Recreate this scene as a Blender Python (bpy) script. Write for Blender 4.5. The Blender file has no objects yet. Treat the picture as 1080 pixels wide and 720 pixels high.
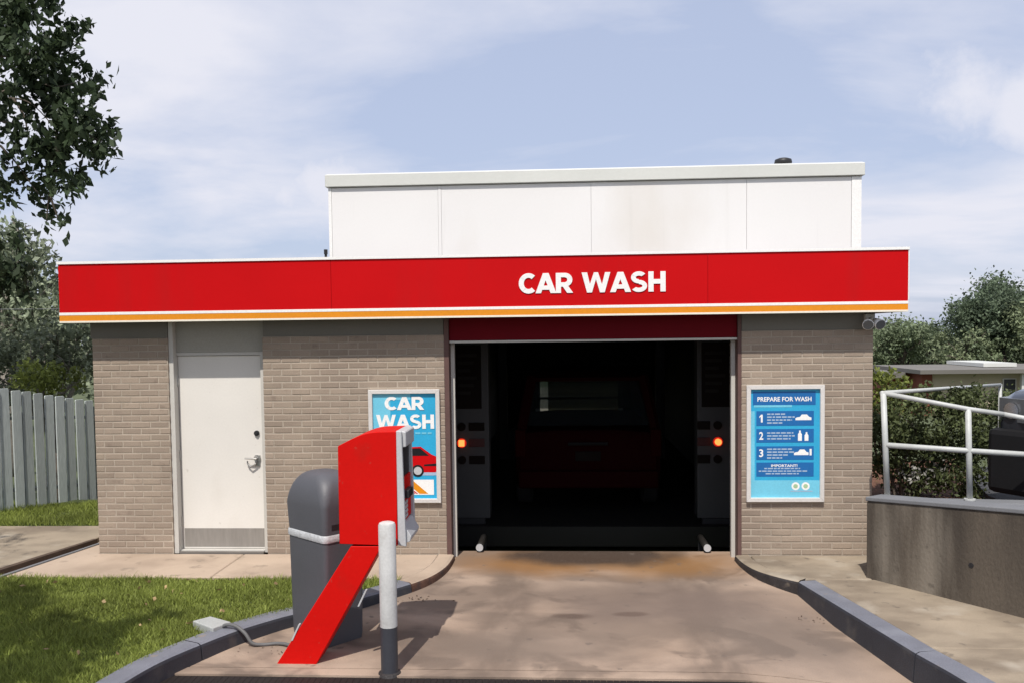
import bpy, bmesh, math, random
import numpy as np
from mathutils import Vector, Matrix

random.seed(7)
rng = np.random.default_rng(11)
S = bpy.context.scene
COL = S.collection
R = math.radians

# ------------------------------------------------------------------ camera
CAM = Vector((4.9146, -8.9555, 2.244))
yaw, pitch, roll = -0.0603, -0.0484, -0.0123
fw = Vector((math.sin(yaw) * math.cos(pitch), math.cos(yaw) * math.cos(pitch), math.sin(pitch)))
r0 = Vector((math.cos(yaw), -math.sin(yaw), 0)); u0 = r0.cross(fw)
rt = r0 * math.cos(roll) + u0 * math.sin(roll)
up = u0 * math.cos(roll) - r0 * math.sin(roll)
cam = bpy.data.cameras.new('camera')
cam.sensor_width = 36.0
cam.lens = 935.0 / 1080.0 * 36.0
cam.shift_y = 38.0 / 1080.0
cam.clip_start = 0.05; cam.clip_end = 2000
co = bpy.data.objects.new('camera', cam); COL.objects.link(co)
m = Matrix((rt, up, -fw)).transposed().to_4x4(); m.translation = CAM
co.matrix_world = m
S.camera = co

# ------------------------------------------------------------------ light, sky
S.view_settings.view_transform = 'Standard'
S.view_settings.look = 'None'
S.view_settings.exposure = 0.0
S.view_settings.gamma = 1.0
EL = R(57.5); AZ = R(10)          # sun height; light travels towards +Y, a little to +X
ld = Vector((math.sin(AZ) * math.cos(EL), math.cos(AZ) * math.cos(EL), -math.sin(EL)))
sun = bpy.data.lights.new('sun', 'SUN'); sun.energy = 4.6; sun.angle = R(0.55); sun.color = (1.0, 0.95, 0.88)
so = bpy.data.objects.new('sun', sun); COL.objects.link(so)
so.rotation_euler = ld.to_track_quat('-Z', 'Y').to_euler()
so.location = (0, -20, 30)

W = bpy.data.worlds.new('World'); S.world = W; W.use_nodes = True
nt = W.node_tree; N = nt.nodes; L = nt.links
bg = N['Background']; bg.inputs[1].default_value = 0.1
sky = N.new('ShaderNodeTexSky'); sky.sky_type = 'NISHITA'; sky.sun_disc = False
sky.sun_elevation = EL; sky.sun_rotation = math.pi + AZ
sky.air_density = 1.0; sky.dust_density = 1.2
tc = N.new('ShaderNodeTexCoord'); sep = N.new('ShaderNodeSeparateXYZ'); L.new(tc.outputs['Generated'], sep.inputs[0])
def wmath(op, a, b=None):
    n = N.new('ShaderNodeMath'); n.operation = op
    for i, v in enumerate((a, b)):
        if v is None: continue
        if isinstance(v, (int, float)): n.inputs[i].default_value = v
        else: L.new(v, n.inputs[i])
    return n.outputs[0]
zz = wmath('ADD', wmath('MAXIMUM', sep.outputs[2], 0.0), 0.16)
cx = wmath('DIVIDE', sep.outputs[0], zz); cy = wmath('DIVIDE', sep.outputs[1], zz)
cmb = N.new('ShaderNodeCombineXYZ'); L.new(cx, cmb.inputs[0]); L.new(cy, cmb.inputs[1])
n1 = N.new('ShaderNodeTexNoise'); n1.inputs['Scale'].default_value = 0.75; n1.inputs['Detail'].default_value = 7
n1.inputs['Roughness'].default_value = 0.55; n1.inputs['Distortion'].default_value = 0.35
mp = N.new('ShaderNodeMapping'); mp.inputs['Location'].default_value = (3.1, 1.7, 0.0); mp.inputs['Scale'].default_value = (1.0, 1.25, 1.0)
L.new(cmb.outputs[0], mp.inputs[0]); L.new(mp.outputs[0], n1.inputs['Vector'])
rp = N.new('ShaderNodeValToRGB'); rp.color_ramp.elements[0].position = 0.40; rp.color_ramp.elements[1].position = 0.64
rp.color_ramp.elements[0].color = (0.24, 0.24, 0.24, 1); rp.color_ramp.elements[1].color = (1, 1, 1, 1)
L.new(n1.outputs[0], rp.inputs[0])
mx = N.new('ShaderNodeMixRGB'); mx.inputs[2].default_value = (8.1, 8.2, 9.1, 1)
mb0 = N.new('ShaderNodeMixRGB'); mb0.inputs[0].default_value = 0.6; mb0.inputs[2].default_value = (4.9, 6.0, 8.9, 1)
L.new(sky.outputs[0], mb0.inputs[1])
n2 = N.new('ShaderNodeTexNoise'); n2.inputs['Scale'].default_value = 7.0; n2.inputs['Detail'].default_value = 8; n2.inputs['Roughness'].default_value = 0.6
L.new(tc.outputs['Generated'], n2.inputs['Vector'])
msk = rp.outputs[0]
for (px, py, wid) in ((335, 190, 0.085), (400, 215, 0.07), (300, 205, 0.06), (1020, 95, 0.07), (1085, 110, 0.07), (-200, 100, 0.2), (1500, 120, 0.25)):
    dv = (rt * ((px - 540) / 935) + up * ((398 - py) / 935) + fw).normalized()
    vs_ = N.new('ShaderNodeVectorMath'); vs_.operation = 'DISTANCE'; L.new(tc.outputs['Generated'], vs_.inputs[0]); vs_.inputs[1].default_value = dv
    near = wmath('SUBTRACT', 1.0, wmath('DIVIDE', vs_.outputs['Value'], wid))
    pf = N.new('ShaderNodeMapRange'); pf.interpolation_type = 'SMOOTHSTEP'; pf.inputs[1].default_value = 0.0; pf.inputs[2].default_value = 1.0
    L.new(wmath('ADD', near, wmath('MULTIPLY', wmath('SUBTRACT', n2.outputs[0], 0.5), 2.6)), pf.inputs[0]); pf.inputs[4].default_value = 0.95
    msk = wmath('MAXIMUM', msk, pf.outputs[0])
L.new(msk, mx.inputs[0]); L.new(mb0.outputs[0], mx.inputs[1]); L.new(mx.outputs[0], bg.inputs[0])

# ------------------------------------------------------------------ materials
MATS = {}
def lin(c):
    return tuple(c) + (1.0,)
def mat(name, col, rough=0.7, var=0.12, scale=3.0, fine=60.0, finevar=0.06, bump=0.0, bscale=80.0, metal=0.0, island=0.0,
        stain=None, stretch=(1, 1, 1), spec=0.4, coat=0.0):
    if name in MATS: return MATS[name]
    M = bpy.data.materials.new(name); M.use_nodes = True
    t = M.node_tree; n = t.nodes; l = t.links
    b = n['Principled BSDF']
    b.inputs['Roughness'].default_value = rough; b.inputs['Metallic'].default_value = metal
    b.inputs['Specular IOR Level'].default_value = spec
    b.inputs['Coat Weight'].default_value = coat
    g = n.new('ShaderNodeNewGeometry')
    mpn = n.new('ShaderNodeMapping'); mpn.inputs['Scale'].default_value = stretch
    l.new(g.outputs['Position'], mpn.inputs[0])
    def noise(sc, det=4.0):
        q = n.new('ShaderNodeTexNoise'); q.inputs['Scale'].default_value = sc; q.inputs['Detail'].default_value = det
        l.new(mpn.outputs[0], q.inputs['Vector']); return q.outputs[0]
    def mul(a, k, c):   # 1 + (a-0.5)*k
        q = n.new('ShaderNodeMath'); q.operation = 'MULTIPLY_ADD'; l.new(a, q.inputs[0])
        q.inputs[1].default_value = 2 * k; q.inputs[2].default_value = c - k; return q.outputs[0]
    def times(a, b_):
        q = n.new('ShaderNodeMath'); q.operation = 'MULTIPLY'; l.new(a, q.inputs[0]); l.new(b_, q.inputs[1]); return q.outputs[0]
    v = times(mul(noise(scale, 5), var * 2.2, 1.0), mul(noise(fine, 2), finevar * 2, 1.0))
    if island:
        oi = n.new('ShaderNodeObjectInfo')
        a = n.new('ShaderNodeMath'); a.operation = 'ADD'; l.new(g.outputs['Random Per Island'], a.inputs[0]); l.new(oi.outputs['Random'], a.inputs[1])
        f = n.new('ShaderNodeMath'); f.operation = 'FRACT'; l.new(a.outputs[0], f.inputs[0])
        v = times(v, mul(f.outputs[0], island, 1.0))
    vm = n.new('ShaderNodeVectorMath'); vm.operation = 'SCALE'; vm.inputs[0].default_value = col
    l.new(v, vm.inputs['Scale'])
    c = vm.outputs[0]
    for st in (stain or []):   # (colour, scale, lo, hi, amount[, stretch])
        q = n.new('ShaderNodeTexNoise'); q.inputs['Scale'].default_value = st[1]; q.inputs['Detail'].default_value = 5
        m2 = n.new('ShaderNodeMapping'); m2.inputs['Scale'].default_value = st[5] if len(st) > 5 else (1, 1, 1)
        m2.inputs['Location'].default_value = (st[1] * 3.3, st[1] * 1.7, 0.4)
        l.new(g.outputs['Position'], m2.inputs[0]); l.new(m2.outputs[0], q.inputs['Vector'])
        r = n.new('ShaderNodeMapRange'); r.inputs[1].default_value = st[2]; r.inputs[2].default_value = st[3]
        r.inputs[4].default_value = st[4]; l.new(q.outputs[0], r.inputs[0])
        x = n.new('ShaderNodeMixRGB'); l.new(r.outputs[0], x.inputs[0]); l.new(c, x.inputs[1]); x.inputs[2].default_value = lin(st[0])
        c = x.outputs[0]
    l.new(c, b.inputs['Base Color'])
    if bump:
        bp = n.new('ShaderNodeBump'); bp.inputs['Strength'].default_value = bump; bp.inputs['Distance'].default_value = 0.01
        l.new(noise(bscale, 3), bp.inputs['Height']); l.new(bp.outputs[0], b.inputs['Normal'])
    MATS[name] = M
    return M

def emit(name, col, strength):
    M = bpy.data.materials.new(name); M.use_nodes = True
    b = M.node_tree.nodes['Principled BSDF']
    b.inputs['Base Color'].default_value = lin(col)
    b.inputs['Emission Color'].default_value = lin(col); b.inputs['Emission Strength'].default_value = strength
    return M
def glass(name, col=(0.8, 0.85, 0.85), rough=0.02, alpha=0.5):
    M = bpy.data.materials.new(name); M.use_nodes = True
    t = M.node_tree; n = t.nodes; b = n['Principled BSDF']
    tr = n.new('ShaderNodeBsdfTransparent'); tr.inputs[0].default_value = lin(col)
    b.inputs['Base Color'].default_value = (0.02, 0.025, 0.03, 1); b.inputs['Roughness'].default_value = rough
    mxn = n.new('ShaderNodeMixShader'); mxn.inputs[0].default_value = alpha
    t.links.new(tr.outputs[0], mxn.inputs[1]); t.links.new(b.outputs[0], mxn.inputs[2])
    t.links.new(mxn.outputs[0], n['Material Output'].inputs[0])
    return M
def leafmat(name, col, var=0.35, trans=0.35):
    M = bpy.data.materials.new(name); M.use_nodes = True
    t = M.node_tree; n = t.nodes; l = t.links; b = n['Principled BSDF']
    g = n.new('ShaderNodeNewGeometry')
    q = n.new('ShaderNodeMath'); q.operation = 'MULTIPLY_ADD'; l.new(g.outputs['Random Per Island'], q.inputs[0])
    q.inputs[1].default_value = 2 * var; q.inputs[2].default_value = 1 - var
    ns = n.new('ShaderNodeTexNoise'); ns.inputs['Scale'].default_value = 0.9; ns.inputs['Detail'].default_value = 2
    l.new(g.outputs['Position'], ns.inputs['Vector'])
    rr = n.new('ShaderNodeMapRange'); rr.inputs[1].default_value = 0.3; rr.inputs[2].default_value = 0.7
    rr.inputs[3].default_value = 0.7; rr.inputs[4].default_value = 1.35; l.new(ns.outputs[0], rr.inputs[0])
    mm = n.new('ShaderNodeMath'); mm.operation = 'MULTIPLY'; l.new(q.outputs[0], mm.inputs[0]); l.new(rr.outputs[0], mm.inputs[1])
    v = n.new('ShaderNodeVectorMath'); v.operation = 'SCALE'; v.inputs[0].default_value = col; l.new(mm.outputs[0], v.inputs['Scale'])
    l.new(v.outputs[0], b.inputs['Base Color']); b.inputs['Roughness'].default_value = 0.6; b.inputs['Specular IOR Level'].default_value = 0.25
    td = n.new('ShaderNodeBsdfTranslucent'); l.new(v.outputs[0], td.inputs[0])
    ms = n.new('ShaderNodeMixShader'); ms.inputs[0].default_value = trans
    l.new(b.outputs[0], ms.inputs[1]); l.new(td.outputs[0], ms.inputs[2]); l.new(ms.outputs[0], n['Material Output'].inputs[0])
    return M

BR = mat('brick', (0.305, 0.242, 0.188), 0.85, 0.12, 1.6, 90, 0.12, 0.4, 160, island=0.09, stain=[((0.19, 0.145, 0.115), 1.1, 0.48, 0.75, 0.5), ((0.36, 0.30, 0.22), 2.3, 0.56, 0.74, 0.4), ((0.16, 0.115, 0.09), 8.0, 0.62, 0.72, 0.4)])
MORTAR = mat('mortar', (0.385, 0.325, 0.26), 0.9, 0.2, 2, 120, 0.1, 0.4, 200)
CONC = mat('walk_concrete', (0.43, 0.335, 0.255), 0.85, 0.09, 1.5, 140, 0.08, 0.25, 220,
           stain=[((0.29, 0.22, 0.165), 1.3, 0.48, 0.66, 0.7), ((0.16, 0.13, 0.10), 6.0, 0.63, 0.72, 0.5)])
CONC_R = mat('worn_walk_concrete', (0.30, 0.245, 0.18), 0.85, 0.16, 1.8, 140, 0.08, 0.25, 220,
             stain=[((0.165, 0.13, 0.095), 1.3, 0.42, 0.60, 0.8, (1, 1.6, 1)), ((0.42, 0.37, 0.30), 2.2, 0.56, 0.70, 0.6), ((0.09, 0.075, 0.06), 7.0, 0.64, 0.72, 0.55)])
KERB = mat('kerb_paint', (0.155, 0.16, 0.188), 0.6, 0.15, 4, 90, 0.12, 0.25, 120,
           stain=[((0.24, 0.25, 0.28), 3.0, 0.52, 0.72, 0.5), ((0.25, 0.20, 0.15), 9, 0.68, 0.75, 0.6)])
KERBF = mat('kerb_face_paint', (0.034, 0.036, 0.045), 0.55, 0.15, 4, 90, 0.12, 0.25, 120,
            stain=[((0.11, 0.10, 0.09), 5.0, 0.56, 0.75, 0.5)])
WORN = mat('worn_kerb_brick', (0.10, 0.05, 0.034), 0.9, 0.3, 12, 60, 0.2, 0.6, 60, stain=[((0.04, 0.03, 0.03), 9, 0.5, 0.65, 0.8)])
GRIME = mat('grimy_kerb', (0.03, 0.026, 0.026), 0.6, 0.3, 8, 60, 0.2, 0.5, 60, stain=[((0.16, 0.13, 0.10), 7, 0.6, 0.7, 0.7)])
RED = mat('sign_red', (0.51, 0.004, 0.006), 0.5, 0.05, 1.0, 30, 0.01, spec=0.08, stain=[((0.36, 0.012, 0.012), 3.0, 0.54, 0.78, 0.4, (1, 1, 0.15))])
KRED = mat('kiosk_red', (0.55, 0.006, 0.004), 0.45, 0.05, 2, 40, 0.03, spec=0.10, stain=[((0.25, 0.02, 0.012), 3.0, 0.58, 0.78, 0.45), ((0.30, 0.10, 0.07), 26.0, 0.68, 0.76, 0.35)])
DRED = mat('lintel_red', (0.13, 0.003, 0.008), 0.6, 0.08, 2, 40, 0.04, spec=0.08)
POSTM = mat('opening_post_paint', (0.11, 0.06, 0.052), 0.7, 0.15, 4, 60, 0.1)
WHITE = mat('white_vinyl', (0.82, 0.81, 0.79), 0.4, 0.02, 3)
CREAM = mat('stripe_cream', (0.80, 0.74, 0.62), 0.4, 0.02, 3)
ORANGE = mat('stripe_orange', (0.70, 0.25, 0.008), 0.4, 0.03, 2)
PANEL = mat('white_panel', (0.745, 0.73, 0.72), 0.5, 0.03, 0.7, 40, 0.01,
            stain=[((0.56, 0.50, 0.42), 0.8, 0.50, 0.76, 0.5, (1, 1, 0.5)), ((0.55, 0.53, 0.50), 5.0, 0.60, 0.75, 0.35, (1, 1, 0.06))])
CAPM = mat('cap_metal', (0.60, 0.605, 0.57), 0.45, 0.06, 0.8, 40, 0.02)
DOORM = mat('door_paint', (0.70, 0.67, 0.62), 0.45, 0.04, 1.5, 50, 0.02, stain=[((0.55, 0.51, 0.45), 2.2, 0.56, 0.78, 0.45, (1, 1, 0.4)), ((0.42, 0.38, 0.33), 14.0, 0.68, 0.76, 0.4)])
FRAMEM = mat('frame_paint', (0.52, 0.50, 0.46), 0.5, 0.06, 3, 50, 0.03)
FRIEZE = mat('frieze_paint', (0.17, 0.16, 0.135), 0.7, 0.06, 2, 50, 0.03)
STEEL = mat('brushed_steel', (0.42, 0.41, 0.39), 0.38, 0.08, 6, 120, 0.05, metal=0.85, stretch=(1, 1, 8))
KICK = mat('kick_plate_metal', (0.30, 0.28, 0.255), 0.5, 0.1, 5, 120, 0.06, metal=0.35, stretch=(6, 1, 1))
BLACKM = mat('black_metal', (0.02, 0.02, 0.022), 0.5, 0.1, 6)
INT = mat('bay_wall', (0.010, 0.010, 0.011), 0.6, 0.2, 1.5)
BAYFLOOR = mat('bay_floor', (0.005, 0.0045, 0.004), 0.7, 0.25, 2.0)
PYLON = mat('pylon_grey', (0.046, 0.046, 0.049), 0.55, 0.08, 3)
ALU = mat('sign_frame_alu', (0.66, 0.63, 0.60), 0.4, 0.05, 3, metal=0.15)
BLUE = mat('sign_blue', (0.012, 0.125, 0.36), 0.35, 0.04, 2)
CYAN = mat('sign_cyan', (0.03, 0.36, 0.60), 0.35, 0.06, 2.5)
LCYAN = mat('sign_light_cyan', (0.16, 0.52, 0.68), 0.35, 0.08, 3)
PRINTG = mat('print_grey', (0.35, 0.45, 0.58), 0.4, 0.03, 3)
BINM = mat('bin_plastic', (0.085, 0.087, 0.098), 0.5, 0.06, 3, 60, 0.04, 0.12, 90)
TAPE = mat('bin_band', (0.46, 0.47, 0.48), 0.45, 0.2, 25, 90, 0.1, 0.4, 60)
BOLW = mat('bollard_white', (0.50, 0.495, 0.48), 0.5, 0.08, 6, 60, 0.08, 0.1, 60, stain=[((0.30, 0.28, 0.26), 9, 0.60, 0.75, 0.5)])
BOLG = mat('bollard_grey', (0.045, 0.046, 0.055), 0.5, 0.12, 6, 60, 0.08)
BEZEL = mat('bezel_grey', (0.47, 0.47, 0.475), 0.4, 0.04, 4)
RETW = mat('retaining_concrete', (0.105, 0.086, 0.066), 0.92, 0.22, 1.6, 70, 0.10, 0.5, 50, stretch=(1, 1, 0.5),
           stain=[((0.038, 0.031, 0.025), 2.3, 0.44, 0.60, 0.75, (1, 1, 0.13)), ((0.235, 0.205, 0.165), 2.7, 0.52, 0.66, 0.75, (1, 1, 0.10)), ((0.06, 0.05, 0.04), 14.0, 0.62, 0.72, 0.5)])
COPING = mat('coping_concrete', (0.165, 0.17, 0.18), 0.8, 0.1, 3, 90, 0.08, 0.2, 120)
ASPH = mat('asphalt', (0.052, 0.052, 0.056), 0.9, 0.15, 1.5, 160, 0.25, 0.5, 200)
RAILM = mat('rail_white', (0.45, 0.46, 0.445), 0.45, 0.10, 8, 60, 0.05)
FENCE = mat('fence_paint', (0.42, 0.46, 0.445), 0.75, 0.12, 1.5, 40, 0.08, 0.3, 60, island=0.10, stretch=(1, 1, 0.2))
WOODD = mat('fence_rail_wood', (0.16, 0.17, 0.165), 0.85, 0.15, 3)
EARTH = mat('earth', (0.07, 0.085, 0.035), 0.95, 0.3, 0.6, 20, 0.2, 0.3, 20)
SOIL = mat('lawn_soil', (0.045, 0.06, 0.018), 0.95, 0.25, 2.5, 40, 0.25, 0.6, 60)
DKBROWN = mat('dark_brown', (0.075, 0.048, 0.032), 0.8, 0.25, 5, 60, 0.15, 0.3, 60)
BARK = mat('bark', (0.085, 0.07, 0.055), 0.95, 0.25, 4, 40, 0.2, 0.6, 30, stretch=(1, 1, 0.3))
PALEBARK = mat('pale_bark', (0.22, 0.20, 0.17), 0.9, 0.25, 6, 40, 0.2, 0.6, 30)
TYRE = mat('rubber', (0.02, 0.02, 0.02), 0.8, 0.1, 6)
RIM = mat('wheel_rim', (0.35, 0.35, 0.36), 0.35, 0.05, 6, metal=0.8)
SUVRED = mat('suv_paint', (0.015, 0.0010, 0.0013), 0.8, 0.03, 2, spec=0.05)
CARBLK = mat('car_paint', (0.020, 0.022, 0.028), 0.22, 0.03, 2, coat=0.8)
CARTRIM = mat('car_trim', (0.012, 0.012, 0.013), 0.7, 0.1, 4, spec=0.15)
CHROME = mat('chrome', (0.62, 0.62, 0.63), 0.16, 0.03, 4, metal=1.0)
LENS = mat('lamp_lens', (0.12, 0.125, 0.13), 0.1, 0.04, 5)
TAIL = mat('tail_lens', (0.02, 0.002, 0.002), 0.8, 0.04, 5, spec=0.03)
ROOFM = mat('flat_roof', (0.20, 0.19, 0.18), 0.9, 0.1, 2)
FROOF = mat('far_roof', (0.15, 0.14, 0.125), 0.8, 0.08, 0.6)
FBRICK = mat('far_red_brick', (0.19, 0.06, 0.04), 0.9, 0.1, 2)
FWALL = mat('far_tan_wall', (0.42, 0.36, 0.26), 0.85, 0.08, 0.8)
DGLASS = glass('dark_glass', (0.5, 0.55, 0.55), 0.04, 0.5)
CARGLASS = glass('car_glass', (0.75, 0.8, 0.8), 0.03, 0.35)
AMBER = emit('amber_lamp', (1.0, 0.21, 0.045), 2.4)
AMBERHALO = emit('red_lamp_halo', (0.5, 0.015, 0.006), 0.35)
LEAF_FORE = leafmat('leaf_dark', (0.040, 0.060, 0.028), 0.35, 0.30)
LEAF_BACK = leafmat('leaf_grey_green', (0.24, 0.275, 0.185), 0.4, 0.3)
LEAF_BUSH = leafmat('leaf_yellow_green', (0.17, 0.20, 0.045), 0.35, 0.3)
LEAF_SHRUB = leafmat('leaf_shrub', (0.16, 0.185, 0.12), 0.45, 0.3)
LEAF_HEDGE = leafmat('leaf_hedge', (0.085, 0.105, 0.042), 0.5, 0.25)
LEAF_FAR = leafmat('leaf_far', (0.17, 0.21, 0.12), 0.22, 0.25)
LEAF_FAR2 = leafmat('leaf_far_olive', (0.19, 0.225, 0.125), 0.22, 0.25)
LEAF_FAR3 = leafmat('leaf_far_deep', (0.11, 0.145, 0.09), 0.22, 0.25)
GRASSM = leafmat('grass_blade', (0.215, 0.255, 0.055), 0.45, 0.3)
DRYLEAF = leafmat('dry_leaf', (0.34, 0.24, 0.12), 0.3, 0.2)

# driveway: concrete with rust, wet streaks and grey blotches worn into it
def driveway_mat():
    M = bpy.data.materials.new('driveway_concrete'); M.use_nodes = True
    t = M.node_tree; n = t.nodes; l = t.links; b = n['Principled BSDF']
    g = n.new('ShaderNodeNewGeometry'); pos = g.outputs['Position']
    def noise(sc, det=5, st=(1, 1, 1), loc=(0, 0, 0), dist=0.0):
        mp_ = n.new('ShaderNodeMapping'); mp_.inputs['Scale'].default_value = st; mp_.inputs['Location'].default_value = loc
        l.new(pos, mp_.inputs[0]); q = n.new('ShaderNodeTexNoise'); q.inputs['Scale'].default_value = sc; q.inputs['Detail'].default_value = det
        q.inputs['Distortion'].default_value = dist
        l.new(mp_.outputs[0], q.inputs['Vector']); return q.outputs[0]
    def rng_(v, a, b_, c=0.0, d=1.0):
        r = n.new('ShaderNodeMapRange'); r.interpolation_type = 'SMOOTHSTEP'
        for i, k in enumerate((a, b_, c, d)): r.inputs[i + 1].default_value = k
        l.new(v, r.inputs[0]); return r.outputs[0]
    def mth(op, a, b_=None):
        q = n.new('ShaderNodeMath'); q.operation = op
        for i, v in enumerate((a, b_)):
            if v is None: continue
            if isinstance(v, (int, float)): q.inputs[i].default_value = v
            else: l.new(v, q.inputs[i])
        return q.outputs[0]
    def mix(f, c1, c2):
        x = n.new('ShaderNodeMixRGB'); l.new(f, x.inputs[0])
        for i, c in ((1, c1), (2, c2)):
            if isinstance(c, tuple): x.inputs[i].default_value = lin(c)
            else: l.new(c, x.inputs[i])
        return x.outputs[0]
    def blob(cx_, cy_, rx, ry, edge=0.5, wob=0.5, sc=2.0):   # soft ellipse with a ragged rim
        mp_ = n.new('ShaderNodeMapping'); mp_.vector_type = 'POINT'
        mp_.inputs['Location'].default_value = (-cx_ / rx, -cy_ / ry, 0); mp_.inputs['Scale'].default_value = (1 / rx, 1 / ry, 0)
        l.new(pos, mp_.inputs[0]); le = n.new('ShaderNodeVectorMath'); le.operation = 'LENGTH'; l.new(mp_.outputs[0], le.inputs[0])
        d = mth('ADD', le.outputs['Value'], mth('MULTIPLY', mth('SUBTRACT', noise(sc), 0.5), wob * 2))
        return rng_(d, 1 - edge, 1 + edge, 1.0, 0.0)
    c = mix(rng_(noise(1.1), 0.3, 0.7), (0.31, 0.228, 0.17), (0.43, 0.325, 0.25))
    c = mix(mth('MULTIPLY', rng_(noise(0.7, 5, (1, 1.6, 1), (4, 2, 0), 0.4), 0.46, 0.62), 0.7), c, (0.15, 0.112, 0.088))
    c = mix(mth('MULTIPLY', rng_(noise(1.6, 6, (1, 1.3, 1), (1, 7, 0), 0.6), 0.52, 0.66), 0.65), c, (0.105, 0.078, 0.062))
    for tx in (4.42, 6.02):      # worn tyre tracks
        sx_ = n.new('ShaderNodeSeparateXYZ'); l.new(pos, sx_.inputs[0])
        dd = mth('ABSOLUTE', mth('SUBTRACT', mth('ADD', sx_.outputs[0], mth('MULTIPLY', noise(1.2), 0.25)), tx + 0.12))
        c = mix(mth('MULTIPLY', mth('MULTIPLY', rng_(dd, 0.10, 0.30, 1.0, 0.0), rng_(noise(2.5, 5, (1.5, .6, 1)), 0.34, 0.56)), 0.7), c, (0.135, 0.10, 0.078))
    c = mix(mth('MULTIPLY', blob(5.3, -1.15, 0.9, 0.5, 0.7, 0.6), 0.65), c, (0.13, 0.095, 0.075))
    c = mix(mth('MULTIPLY', blob(5.85, -1.35, 0.95, 0.5, 0.6, 0.6), 0.75), c, (0.155, 0.115, 0.095))
    c = mix(mth('MULTIPLY', blob(4.55, -2.35, 0.75, 0.28, 0.7, 0.5), 0.75), c, (0.15, 0.115, 0.092))
    c = mix(mth('MULTIPLY', blob(6.6, -2.1, 0.6, 0.6, 0.7, 0.6), 0.75), c, (0.14, 0.108, 0.088))
    c = mix(mth('MULTIPLY', blob(4.95, -1.66, 0.15, 0.07, 0.4, 0.6, 6), 0.7), c, (0.07, 0.045, 0.035))
    c = mix(mth('MULTIPLY', blob(5.45, -1.60, 0.13, 0.05, 0.4, 0.6, 6), 0.6), c, (0.08, 0.05, 0.04))
    c = mix(mth('MULTIPLY', blob(4.62, -0.06, 0.75, 0.42, 0.7, 0.5), 0.85), c, (0.25, 0.115, 0.030))
    c = mix(mth('MULTIPLY', blob(5.85, -0.12, 0.85, 0.42, 0.7, 0.5), 0.85), c, (0.24, 0.115, 0.032))
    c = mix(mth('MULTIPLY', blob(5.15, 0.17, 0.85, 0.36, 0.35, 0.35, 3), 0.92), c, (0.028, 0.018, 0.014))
    c = mix(mth('MULTIPLY', rng_(noise(9, 3), 0.66, 0.74), 0.6), c, (0.12, 0.095, 0.08))
    c = mix(mth('MULTIPLY', rng_(noise(140, 2), 0.35, 0.75), 0.35), c, (0.20, 0.16, 0.13))
    l.new(c, b.inputs['Base Color']); b.inputs['Roughness'].default_value = 0.75; b.inputs['Specular IOR Level'].default_value = 0.3
    bp = n.new('ShaderNodeBump'); bp.inputs['Strength'].default_value = 0.25; bp.inputs['Distance'].default_value = 0.008
    l.new(noise(150, 3), bp.inputs['Height']); l.new(bp.outputs[0], b.inputs['Normal'])
    return M
DRIVE = driveway_mat()

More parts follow.
